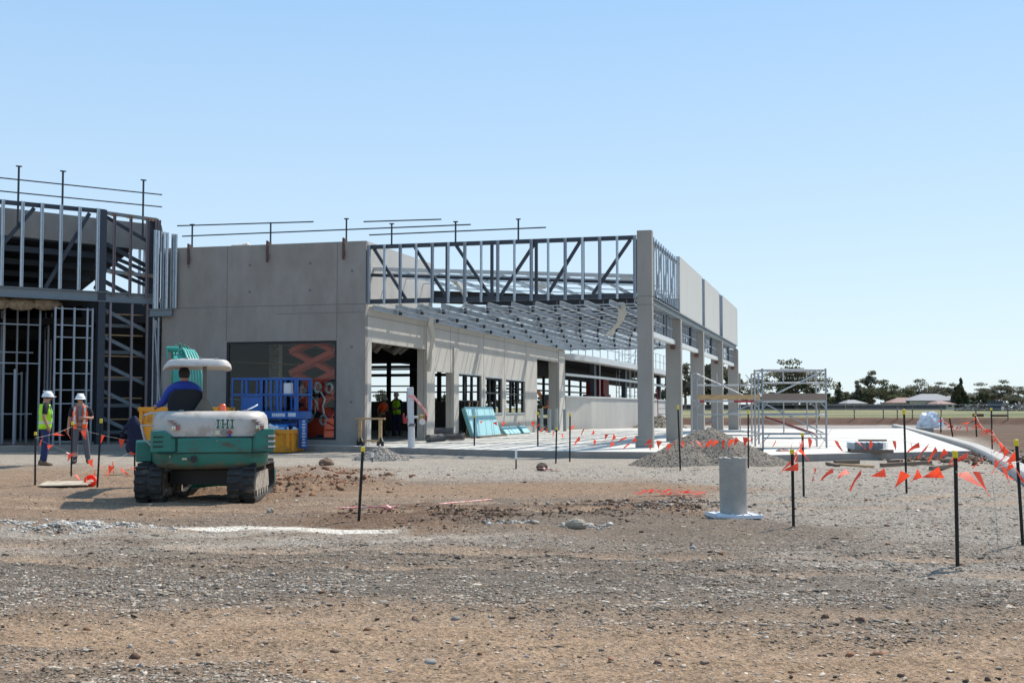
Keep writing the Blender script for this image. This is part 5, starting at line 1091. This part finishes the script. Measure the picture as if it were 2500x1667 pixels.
for u, v0, h in ((1139,1010,1.45),(1159,1008,1.5)):
    o = obj('timber_batten', MB().beam((0,0,0),(.12,.25,h),.05,.03), WOOD, loc=tuple(bw(-9.2, onx(u,-9.2), ZS))); tag(o, 'thin timber batten standing behind the foam stack, '+('left' if u < 1150 else 'right')+' one', 'timber')
# mesh rolls
WIRE = simple('wire_mesh', (.16,.15,.15), .6, var=.4, scale=30)
def roll(label, loc, rz, r, L_):
    m = MB()
    for k in range(14):
        a = k/14*2*math.pi; m.tube((-L_/2, r*math.cos(a), r+r*math.sin(a)), (L_/2, r*math.cos(a), r+r*math.sin(a)), .012, n=4)
    for k in range(11): x = -L_/2+L_*k/10; m.path([(x, r*math.cos(a), r+r*math.sin(a)) for a in [2*math.pi*j/12 for j in range(13)]], .012, 4)
    m.lathe([(r*.55,-L_/2+.02),(r*.62,-L_/2+.02),(r*.62,L_/2-.02),(r*.55,L_/2-.02)], (0,0,r), 12, 'x')
    o = obj('mesh_roll', m, WIRE, loc=tuple(loc), rz=rz); return tag(o, label, 'mesh roll', 'rolls of wire mesh on the slab')
roll('front right wire mesh roll lying on the slab below the side wall', bw(-8.6,onx(1108,-8.6),ZS), -.1, .13, .80); roll('end-on wire mesh roll with a red end, middle of the lower row', bw(-8.6,onx(1075,-8.6),ZS), 1.2, .13, .6); roll('end-on wire mesh roll at the left of the lower row', bw(-8.6,onx(1055,-8.6),ZS), 1.2, .13, .6)
roll('wire mesh roll lying on top of the lower rolls', bw(-8.6,onx(1082,-8.6)+.1,ZS+.255), .05, .11, .7)
for k, (u, v) in enumerate(((1322,1054),(1341,1056),(1358,1054),(1379,1052))):
    p = gp(u, v, ZS); o = obj('grey_pipe', MB().lathe([(.001,0),(.09,0),(.09,1.18-.04*(k%2)),(.075,1.18-.04*(k%2)),(.075,1.0),(.001,1.0)], (0,0,0), 14), PVC, loc=tuple(p), smooth=True)
    tag(o, ('grey vertical pipe, leftmost of the four by the far doorway','grey vertical pipe, second from left by the far doorway','grey vertical pipe in front of the end pier, third from left','grey vertical pipe, rightmost of the four beside the curved wall')[k], 'pipe', 'grey pipes standing out of the slab')
# pegs
for u, v, vt, lab in ((1260,1144,1098,'short survey peg with a white painted top in the gravel'),(909,1128,1104,'small white peg left of the low mound')):
    p = gp(u, v); h = (v-vt)*p.y/F_PX; t = thing('survey_peg', lab, 'peg', tuple(p)); obj('peg', MB().box(-.02,.02,-.02,.02,-.05,h*.55), OLDWOOD, t); obj('painted_top', MB().box(-.026,.026,-.026,.026,h*.5,h), WHITE, t)
# timbers
for k, (u0, v0, u1, v1, hh, mt, lab) in enumerate(((2152,1138,2272,1131,.09,OLDWOOD,'long dark sleeper timber lying right of the rusty picket foot'),(2273,1146,2332,1138,.09,OLDWOOD,'dark timber lying behind the tallest picket'),(2169,1128,2202,1127,.08,OLDWOOD,'short dark timber block lying behind the long sleeper'),(2038,1132,2096,1130,.1,OLDWOOD,'dark timber block on top of the crossed offcuts'),(2044,1134,2132,1139,.05,WOOD,'pale timber offcut lying below the dark block'),(2020,1131,2046,1137,.06,OLDWOOD,'short dark offcut at the left of the timber scraps'),(900,1095,1010,1092,.05,WOOD,'pale plank lying along the slab edge behind the standpipe'),(1040,1101,1075,1099,.06,WOOD,'short pine offcut lying in front of the slab edge'),(1066,1100,1150,1101,.05,WOOD,'long pine offcut lying in front of the slab edge'),(955,1091,985,1086,.05,WOOD,'small pine offcut leaning on the slab edge'))):
    a = gp(u0,v0,.04); b = gp(u1,v1,.04); o = obj('timber', MB().beam(Vector((0,0,0)), b-a, .1, hh), mt, loc=tuple(a+Vector((0,0,hh/2-.02))), bevel=.005); tag(o, lab, 'timber', 'timber offcuts lying on the ground')
# concrete pipe on white base
p = gp(1791,1256); t = thing('concrete_pipe', 'upright grey concrete pipe on a white square base in the yard', 'concrete pipe', tuple(p))
rr = []
for j, z in enumerate((0,.2,.4,.6,.735)): rr.append([(.182*math.cos(a), .182*math.sin(a), z+(.006*math.sin(7*a)+.005*math.sin(17*a) if j == 4 else 0)+.02) for a in [2*math.pi*k/40 for k in range(40)]])
rr.append([(.14*math.cos(a), .14*math.sin(a), .75+.006*math.sin(5*a)) for a in [2*math.pi*k/40 for k in range(40)]]); rr.append([(.14*math.cos(a), .14*math.sin(a), .3) for a in [2*math.pi*k/40 for k in range(40)]])
obj('pipe', MB().loft(rr), mat('pipe_concrete', (.36,.33,.29), .9, var=.18, scale=5, bump=.5, bscale=40, col2=(.44,.36,.29), c2amt=.4, c2scale=4), t, smooth=True)
m = MB().box(-.31,.31,-.3,.3,-.03,.018)
for k in range(6): m.box(-.31+.115*k,-.30+.115*k,-.3,.3,.018,.03)
o = obj('base_plate', m, mat('foam_white', (.66,.68,.72), .7, var=.05), t, bevel=.004); o.rotation_euler.z = .12
# boulder and small rubble
def rock(label, u, v, s_, mt, seed, dz=.0):
    m = MB(); rr = []; rg = random.Random(seed)
    for j in range(9):
        ph = -math.pi/2+math.pi*(j+.02)/8.04; rr.append([(s_*math.cos(ph)*math.cos(a)*(1.15+.18*math.sin(3*a+seed+j)+rg.uniform(-.06,.06)), s_*.8*math.cos(ph)*math.sin(a)*(1+.15*math.sin(2*a+j)), s_*.72*math.sin(ph)*(1+.12*math.cos(2*a+seed))+s_*.5) for a in [2*math.pi*k/14 for k in range(14)]])
    o = obj('boulder', m.loft(rr), mt, loc=tuple(gp(u, v)+Vector((0,0,dz))), rz=seed); return tag(o, label, 'boulder')
STONE = mat('sandstone', (.34,.28,.21), .9, var=.25, scale=9, bump=.8, bscale=25)
rock('tan boulder lying in the middle of the yard by the gravel scrape', 1408, 1291, .105, STONE, 3)
rock('dark earth clod with pink tape in front of the slab', 1323, 1150, .15, mat('clod_earth', (.10,.065,.045), .95, var=.3, scale=9, bump=.8), 5)
rock('brown clod at the foot of the red clay heap', 797, 1140, .17, mat('clay_earth', (.17,.10,.065), .95, var=.3, scale=9, bump=.8), 7)
rock('small upright brown stone between the excavator and the lone picket', 660, 1252, .06, STONE, 11)
rock('grey clod at the right foot of the large stone heap', 1912, 1118, .22, mat('grey_clod', (.22,.18,.15), .95, var=.3, scale=9, bump=.8), 13)
# scrape of gravel left of the boulder
patch_clods('scraped_gravel', gp(1345,1283).x, 14.9, .55, .35, 900, .02, [(.50,.47,.43),(.36,.32,.28),(.26,.2,.16)], 'scraped up gravel beside the tan boulder')
# stack of metal decking
DECKM = mat('deck_zinc', (.74,.77,.80), .45, 0, var=.25, scale=9)
p = gp(2120,1104,ZS); t = thing('decking_stack', 'stack of galvanised metal decking between timber bearers on the slab', 'decking', tuple(p), BA*.3)
for k in range(7):
    z = .10+.028*k; m = MB(); n = 24; vs = []; 
    for i in range(n+1):
        x = -.46+.92*i/n; h = .018 if i % 4 in (1,2) else 0; vs += [(x,-.35,z+h),(x,.75,z+h)]
    m.add(vs, [(2*i,2*i+2,2*i+3,2*i+1) for i in range(n)]); o = obj('deck_sheet', m, DECKM, t); o.modifiers.new('solid','SOLIDIFY').thickness = .006
obj('bearer', MB().box(-.55,.58,-.45,-.36,0,.09), OLDWOOD, t); obj('bearer', MB().box(-.45,.45,.5,.6,0,.09), OLDWOOD, t); obj('top_timber', MB().box(-.30,.45,-.25,-.15,.31,.36), OLDWOOD, t)
# formwork along the slab front
# aluminium scaffold
def scaffold(label, u0, u1, vb, z, hh, depth, planks):
    a = gp(u0, vb, z); b = gp(u1, vb, z); L_ = (b-a).length; t = thing('mobile_scaffold', label, 'scaffold', tuple(a), 0, 'aluminium mobile scaffolds by the stone heap')
    for y in (0, depth):
        for x in (0, L_): obj('upright', MB().tube((x,y,.0),(x,y,hh),.030,n=10), ALU if y else GALVD, t, smooth=True)
        for z_ in ((.30,.42,1.0,1.45,1.98,2.38) if y == 0 else (.42,1.45,2.38)): 
            if z_ < hh: obj('ledger', MB().tube((0,y,z_),(L_,y,z_),.024,n=8), ALU, t, smooth=True)
        for x in ((L_*.33, L_*.70) if y == 0 else ()): obj('short_upright', MB().tube((x,y,.42),(x,y,1.45),.02,n=8), ALU, t, smooth=True); obj('short_upright', MB().tube((x,y,1.98),(x,y,2.38),.02,n=8), ALU, t, smooth=True)
        for x, s_ in ((0,1),(L_,-1)):
            for z_ in (2.38,1.45,.42): obj('gusset', MB().tube((x,y,z_-.25),(x+s_*.2,y,z_-.02),.014,n=6), ALU, t)
    for z_ in (.42,1.45,2.38):
        for x in (0,L_): obj('end_rung', MB().tube((x,0,z_),(x,depth,z_),.022,n=8), ALU, t)
    return t, L_
t, L_ = scaffold('left bay of the aluminium scaffold with a long pine toe board', 1702, 1853, 1084, .19, 2.36, 1.2, 1)
obj('toe_board', MB().box(.0,L_+.05,-.05,-.02,1.50,1.66), WOOD, t); obj('platform', MB().box(.02,L_-.02,-.02,1.2,1.42,1.48), ALU, t); obj('platform_edge', MB().box(.1,.25,-.06,-.02,1.40,1.47).box(1.25,L_-.02,-.06,-.02,1.40,1.47), REDP, t)
obj('brace', MB().tube((0,.0,2.36),(L_*.9,.05,1.5),.024,n=8), ALU, t); obj('brace', MB().tube((L_,.05,1.42),(.3,.1,.75),.024,n=8), GALVD, t)
t, L_ = scaffold('right bay of the aluminium scaffold with a weathered toe board', 1863, 2018, 1093, .19, 2.42, 1.2, 1)
obj('toe_board', MB().box(.0,L_,-.05,-.02,1.46,1.66), mat('weathered_board', (.26,.19,.15), .85, var=.25, scale=5, streak=(1,8,8)), t); obj('platform', MB().box(.02,L_-.02,-.02,1.2,1.38,1.44), ALU, t); obj('platform', MB().box(-.9,L_-.1,.1,1.0,1.0,1.05), ALU, t)
obj('brace', MB().tube((.1,.0,1.5),(L_,.05,2.38),.024,n=8), ALU, t); obj('brace', MB().tube((0,.05,1.38),(L_,.1,.42),.024,n=8), ALU, t); obj('stacked_brace', MB().tube((.1,.2,.95),(L_-.2,.2,.40),.022,n=8), REDP, t); obj('stacked_brace', MB().tube((.15,.3,.90),(L_-.2,.3,.36),.022,n=8), ALU, t)
# tall tower
a = gp(1512,1047,0); t = thing('scaffold_tower', 'tall thin aluminium access tower by the curved wall', 'scaffold', tuple(a), .12)
for x in (0,1.25):
    for y in (0,.9): obj('upright', MB().tube((x,y,0),(x,y,5.2-.6*y),.03,n=6), ALU, t)
for k in range(19): z_ = .28+.27*k; obj('rung', MB().tube((0,0,z_),(1.25,0,z_),.016,n=5) if k % 2 else MB().tube((0,0,z_),(0,.9,z_),.016,n=5).tube((1.25,0,z_),(1.25,.9,z_),.016,n=5), ALU, t)
for k in range(19): z_ = .38+.27*k; obj('ladder_rung', MB().tube((.5,.45,z_),(.9,.45,z_),.014,n=5), ALU, t)
for x in (.5,.9): obj('ladder_rail', MB().tube((x,.45,.1),(x,.45,5.3),.018,n=6), ALU, t)
for k in range(3): obj('brace', MB().tube((0,0,.3+1.7*k),(1.25,0,1.9+1.7*k),.018,n=6), ALU if k else REDP, t)
# ladder-like frame left of second pillar
a = gp(1607,1048,0); t = thing('step_ladder', 'small pale step ladder leaning by the second pillar', 'ladder', tuple(a))
for x in (0,.55): obj('ladder_rail', MB().tube((x,0,0),(x*.9,.3,1.9 if x else 2.6),.03,n=6), ALU if x else REDP, t)
for k in range(5): obj('rung', MB().tube((0,.05*k,.3+.35*k),(.55,.05*k,.3+.35*k),.025,n=6), ALU, t)
# kerb
kp = [(2177,1041),(2200,1047),(2251,1062),(2309,1079),(2366,1098),(2405,1118),(2440,1140),(2480,1164),(2540,1200),(2660,1275)]
kw = [gp(u, v, .05) for u, v in kp]; m = MB(); rr = []
for i, p in enumerate(kw):
    d = (kw[min(i+1,len(kw)-1)]-kw[max(i-1,0)]); d.z = 0; d.normalize(); n_ = Vector((-d.y, d.x, 0)); n_ = n_ if n_.x > 0 else -n_; h = .17
    rr.append([p+n_*x+Vector((0,0,z)) for x, z in ((0,-.2),(.0,h-.10),(.06,h-.02),(.16,h),(.34,h),(.36,-.2))])
m.loft(rr); struct(obj('kerb', m, mat('kerb_concrete', (.42,.39,.35), .85, var=.12, scale=1.5), smooth=True), label='curving pale concrete kerb along the right of the slab')
# plastic covered pile, rusty steel, concrete block
p = gp(2271,1044); t = MB(); g = 22; vs = []; fs = []
for i in range(9):
    ph = math.pi/2*i/8
    for k in range(g):
        a = 2*math.pi*k/g; rr_ = 1+.14*math.sin(5*a+i)+.08*math.sin(11*a+2*i); vs.append((.85*math.cos(ph)**.6*math.cos(a)*rr_, .7*math.cos(ph)**.6*math.sin(a)*rr_, 1.05*math.sin(ph)*(1+.10*math.sin(3*a+i))))
for i in range(8):
    for k in range(g): fs.append((i*g+k, i*g+(k+1) % g, (i+1)*g+(k+1) % g, (i+1)*g+k))
tag(obj('wrapped_pile', t.add(vs, fs), mat('silver_plastic', (.66,.67,.70), .3, var=.4, scale=2.2, bump=1, bscale=4), loc=tuple(p)), 'pile wrapped in silver and white plastic sheeting past the kerb', 'wrapped pile')
p = gp(2398,1031); t = thing('steel_bundle', 'rusty brown bundle of steel lying at the field edge', 'steel bundle', tuple(p))
obj('steel_stack', MB().box(-2.2,2.0,-.5,.5,.0,.48).box(1.0,2.2,-.6,.6,0,.75).box(-.8,.0,-.5,.4,.48,.85), RUST, t, bevel=.05); obj('dark_base', MB().box(-2.6,1.1,-.56,.5,-.05,.22), DARKER, t)
tag(obj('concrete_block', MB().box(-.45,.4,-.3,.3,0,.28), CONC_PIL, loc=tuple(gp(2259,1055)), bevel=.05), 'grey concrete block lying behind the kerb', 'block')
# small post and wire fence at the field edge
t = thing('wire_fence', 'thin post and wire fence along the near edge of the grass field', 'fence', tuple(gp(2083,1026,.5)))
o0 = t.location
for u in (1660,1712,1745,2000,2086,2157,2191,2228,2298,2383,2461,2540): p = gd(u,1022,100+.02*u/25)-o0; p.z = 0; obj('fence_post', MB().tube((p.x,p.y,-.3),(p.x,p.y,1.25),.05,n=5), OLDWOOD, t)
for z in (.4,.8,1.15): a = gd(1640,1022,100)-o0; b = gd(2560,1022,102)-o0; obj('wire', MB().tube((a.x,a.y,z),(b.x,b.y,z),.008,n=4), GALVD, t)
# ================================================================ far field: fences, houses, rubbish heap, trees
def far(u, Y, z=.55): return Vector(((u-1250)/F_PX*Y, Y, z))
t = thing('paling_fence', 'long grey paling fence across the far side of the field', 'fence', tuple(far(1900,430)))
for u0, u1, h in ((1560,1800,1.9),(1802,2062,1.95),(2064,2190,2.0),(2192,2308,2.0)):
    a = far(u0,430)-t.location; b = far(u1,431)-t.location; m = MB().beam((a.x,a.y,h/2),(b.x,b.y,h/2),.12,h)
    n = int((b.x-a.x)/2.4)
    for k in range(n): x = a.x+(b.x-a.x)*k/n; m.box(x-.06,x+.06,a.y-.2,a.y,0,h+.05)
    obj('paling_panel', m, mat('grey_palings', (.10,.095,.095), .9, var=.3, scale=1.2, streak=(3,3,.3)) if 'grey_palings' not in bpy.data.materials else bpy.data.materials['grey_palings'], t)
TILE = mat('grey_tiles', (.27,.265,.27), .8, var=.25, scale=1.5); PTILE = mat('pink_tiles', (.27,.16,.135), .8, var=.25, scale=1.5); CREAM = mat('cream_render', (.50,.46,.34), .9)
def house(label, u, Y, wd, h, roof, rh, wall=CREAM):
    t = thing('house', label, 'house', tuple(far(u,Y)), random.uniform(-.15,.15)); w2 = wd/2; d = 5
    obj('wall', MB().box(-w2,w2,-d,d,0,h), wall, t); e = .6
    obj('roof', MB().add([(-w2-e,-d-e,h),(w2+e,-d-e,h),(w2+e,d+e,h),(-w2-e,d+e,h),(-w2*.35,0,h+rh),(w2*.35,0,h+rh),(-w2-e,-d-e,h-.2),(w2+e,-d-e,h-.2),(w2+e,d+e,h-.2),(-w2-e,d+e,h-.2)], [(0,1,5,4),(1,2,5),(2,3,4,5),(3,0,4),(6,7,1,0),(7,8,2,1),(8,9,3,2),(9,6,0,3),(9,8,7,6)]), roof, t)
    for x in (-w2*.5, w2*.45): wn = obj('window', MB().box(x-.8,x+.8,-d-.06,-d+.02,1.0,2.2), WHITE, t); obj('pane', MB().box(x-.7,x+.7,-d-.09,-d-.05,1.08,2.12), DARKER, wn)
house('cream house with a light grey hipped roof behind the far fence', 2268, 446, 17, 3.4, TILE, 2.4); house('low house with a pink tiled roof behind the far fence', 2204, 448, 11, 2.6, PTILE, 1.9)
house('small pink roofed outbuilding in front of the cream house', 2292, 438, 6, 2.1, PTILE, 1.2); house('pale roofed house half hidden at the right of the cream house', 2325, 452, 10, 3.2, TILE, 1.9); house('white roofed shed half hidden in the trees left of the dense tree', 2078, 455, 7, 2.4, TILE, 1.3)
# leaves
LEAFM = {}
def leafmat(n, c):
    if n not in LEAFM:
        m = mat(n, c, .75, var=.35, scale=.35, spec=.3); translucent(m, .35); LEAFM[n] = m
    return LEAFM[n]
BARK = mat('bark', (.22,.17,.14), .9, var=.2)
def tree(name, label, u, vt, wpx, kind, Y=470, base=.5, seed=0, vb=None):
    rg = np.random.default_rng(seed+500); loc = far(u, Y, base); s = Y/F_PX; H = ((994-vt)*s+CAM_H-base)*1.16; Wd = wpx*s*1.42
    t = thing(name, label, 'tree', tuple(loc), 0, 'trees beyond the far fence')
    tk = MB(); cl = []
    if kind == 'gum':
        n = 8+int(Wd/1.5); fork = H*.35
        tk.path([(0,0,0),(.1*H*.1,0,fork*.6),(0,0,fork)], [.035*H,.03*H,.024*H], 7)
        for k in range(n):
            a = rg.uniform(0,6.28); r = Wd*rg.uniform(.15,.95); z = H*(1-.10-.42*(r/Wd)**1.6-rg.uniform(0,.22)); x = r*math.cos(a); y = r*math.sin(a)*.7
            cl.append((x,y,z,Wd*rg.uniform(.26,.42),H*rg.uniform(.055,.10))); tk.path([(0,0,fork*rg.uniform(.75,1)),(x*.5,y*.5,fork+(z-fork)*.55),(x,y,z)], [.016*H,.010*H,.004*H], 5)
        cl.append((rg.uniform(-.2,.2)*Wd,0,H*.93,Wd*.35,H*.07))
        for k in range(int(n*.5)): a = rg.uniform(0,6.28); r = Wd*rg.uniform(.1,.7); cl.append((r*math.cos(a),r*math.sin(a)*.6,H*rg.uniform(.38,.6),Wd*rg.uniform(.16,.3),H*.07))
    elif kind == 'cone':
        tk.path([(0,0,0),(0,0,H*.96)], [.02*H,.004*H], 6)
        for k in range(12): f = k/11; cl.append((rg.uniform(-.1,.1)*Wd,0,H*(.12+.83*f),Wd*(1.02-.88*f)*rg.uniform(.8,1.1),H*.075))
    else:
        tk.path([(0,0,0),(0,0,H*.5)], [.04*H,.02*H], 7)
        for k in range(46): a = rg.uniform(0,6.28); r = Wd*math.sqrt(rg.random())*.86; z = H*(.06+.84*(rg.random()**.6)*(1-(r/Wd)**2)**.5); cl.append((r*math.cos(a),r*math.sin(a)*.7,z,Wd*rg.uniform(.14,.24),H*rg.uniform(.07,.12)))
    P = []; 
    for x,y,z,rx,rz_ in cl:
        k = int(230 if kind != 'gum' else 150); d = rg.normal(0,1,(k,3)); d /= np.linalg.norm(d,axis=1)[:,None]; r = rg.random((k,1))**.5
        P.append(np.array([x,y,z])+d*r*np.array([rx,rx,rz_]))
    P = np.concatenate(P); P = P[P[:,2] > .1]; n = len(P); sz = max(.22, .030*H)*rg.uniform(.5,1.25,(n,1)); A = rg.normal(0,1,(n,3)); A /= np.linalg.norm(A,axis=1)[:,None]; B = np.cross(A, rg.normal(0,1,(n,3))); B /= np.linalg.norm(B,axis=1)[:,None]; B[:,2] *= .6
    V = np.stack([P-A*sz, P-B*sz*.7, P+A*sz, P+B*sz*.7], 1).reshape(-1,3); me = fastmesh('crown', V, np.arange(4*n).reshape(-1,4)); me.materials.append(leafmat({'gum':'gum_leaves','cone':'conifer_leaves','dense':'dense_leaves'}[kind], {'gum':(.165,.155,.105),'cone':(.075,.085,.05),'dense':(.115,.12,.06)}[kind]))
    c = bpy.data.objects.new('crown', me); link(c, t); obj('trunk', tk, BARK, t, smooth=True); return t
TL = [('gum_tree','broad gum tree rising behind the scaffold, tallest crown on the skyline',1941,892,72,'gum',430),('conifer_tree','dark wide conifer tree in front of the tall gum behind the scaffold',1946,925,40,'dense',424),('gum_tree','gum tree seen between the second and third pillars',1672,902,34,'gum',430),
 ('gum_tree','tall thin gum tree seen between the third and fourth pillars',1748,872,36,'gum',420),('dense_tree','dark bushy tree at the foot of the thin gum between the pillars',1737,935,20,'dense',424),('gum_tree','gum tree just right of the last pillar',1822,940,46,'gum',440),('gum_tree','low gum tree seen between the fourth and last pillars',1790,910,22,'gum',440),
 ('conifer_tree','small spiky conifer left of the dense tree clump',2047,942,14,'cone',460),('dense_tree','low bushy tree under the spiky conifer',2050,958,36,'dense',470),('gum_tree','small dark gum with a round top left of the dense clump',2091,938,15,'gum',460),('gum_tree','gum crown poking out above the dense clump',2127,917,24,'gum',470),
 ('dense_tree','largest dense rounded tree clump on the skyline',2160,934,62,'dense',462),('dense_tree','low shrubby tree joining the dense clump and the cream house',2215,962,30,'dense',470),('gum_tree','spreading gum tree behind the cream house roof',2248,935,36,'gum',480),('gum_tree','thin open gum tree right of the cream house',2290,940,30,'gum',480),
 ('gum_tree','second thin open gum tree left of the dark cone shaped tree',2322,943,24,'gum',482),('dense_tree','dark upright tree near the left of the rubbish heap',2343,935,17,'dense',440),('conifer_tree','pointed top of the dark tree beside the rubbish heap',2345,934,13,'cone',441),('gum_tree','gum tree above the left of the rubbish heap',2400,942,34,'gum',450),
 ('dense_tree','small dark shrub tree standing in the rubbish heap',2396,958,16,'dense',400),('gum_tree','tall gum tree above the middle of the rubbish heap',2452,936,34,'gum',450),('gum_tree','gum tree cut by the right edge of the photo',2496,950,32,'gum',440),('gum_tree','gum tree between the two tall gums above the rubbish heap',2424,948,28,'gum',455),('gum_tree','gum tree left of the cream house above the shrubby tree',2190,950,24,'gum',485),
 ('gum_tree','gum tree glimpsed through the first doorway',930,958,20,'gum',400),('dense_tree','dark tree glimpsed through the second doorway',1085,966,24,'dense',400),('dense_tree','bush glimpsed through the left small window',1205,975,24,'dense',400),('gum_tree','gum tree glimpsed through the right small window',1255,972,30,'gum',400),('dense_tree','bush glimpsed through the far doorway',1335,968,26,'dense',380),('gum_tree','gum tree seen behind the window of the curved wing',1618,945,20,'gum',400)]
for i, (u, vt, w_, where) in enumerate(((2018,962,22,'left of the spiky conifer'),(2075,964,20,'under the round topped gum'),(2112,960,20,'at the left foot of the dense clump'),(2238,966,18,'left of the cream house'),(2308,966,18,'right of the pink roofed outbuilding'),(2362,964,20,'between the dark upright tree and the rubbish heap'),(2425,966,22,'behind the dark steel box'),(2474,964,20,'behind the right half of the rubbish heap'),(1868,962,24,'left of the big skyline gum'),(1985,960,24,'right of the big skyline gum'),(1905,950,28,'under the left side of the big skyline gum'))): TL.append(('dense_tree', 'low dark bush on the skyline '+where, u, vt, w_, 'dense', 490))
for i, (nm, lab, u, vt, wp, kd, Y) in enumerate(TL): tree(nm, lab, u, vt, wp, kd, Y, seed=i)
# rubbish heap
m = MB(); rg = random.Random(4); c0 = far(2425,330)
for k in range(420):
    x = rg.uniform(-10,12); hm = 3.2*max(.12, 1-abs(x-1)/13)*(.75+.35*math.sin(x*1.3)); z = rg.uniform(0,1)**1.3*hm; L_ = rg.uniform(.3,2.2); a = rg.uniform(0,6.28); e = rg.gauss(.2,.4)
    d = Vector((math.cos(a)*math.cos(e), math.sin(a)*math.cos(e)*.6, math.sin(e)))*L_/2; p = Vector((x, rg.uniform(-2,2)+ (hm-z)*-.4, z)); m.beam(p-d, p+d, rg.uniform(.06,.35), rg.uniform(.04,.2))
o = obj('rubbish_heap', m, mat('demolition_waste', (.16,.13,.12), .9, var=.6, scale=.9, col2=(.62,.60,.58), c2amt=.42, c2scale=.8), loc=tuple(c0)); tag(o, 'long heap of demolition waste at the right of the field', 'rubbish heap'); struct(o, 'stuff')
t = thing('dark_shed', 'dark steel box standing in the rubbish heap', 'steel box', tuple(far(2426,324))); obj('box_body', MB().box(-1.4,1.4,-1,1,0,2.5).box(-1.5,1.5,-1.1,1.1,2.5,2.6), mat('box_blue', (.05,.06,.08), .7), t)
# far excavator in the doorway
a = gp(1330,1008,.3); c = far(1332,150,.4); t = thing('far_excavator', 'orange excavator working far off, seen through the far doorway', 'excavator', tuple(c), .2)
OR = mat('plant_orange', (.45,.13,.04), .6); obj('machine_body', MB().box(-.2,2.2,-1,1,.9,2.0), OR, t, bevel=.1); obj('boom', MB().path([(-.1,0,1.6),(-.9,0,2.9),(-1.8,0,3.3),(-2.6,0,2.7)], [.22,.25,.22,.18], 6), OR, t); obj('track', MB().box(-1,2.6,-1.3,-.7,0,.8), RUBBER, t, bevel=.2); obj('track', MB().box(-1,2.6,.7,1.3,0,.8), RUBBER, t, bevel=.2); obj('cab', MB().box(-.6,.5,-1,.1,1.2,2.6), DARKER, t, bevel=.08)
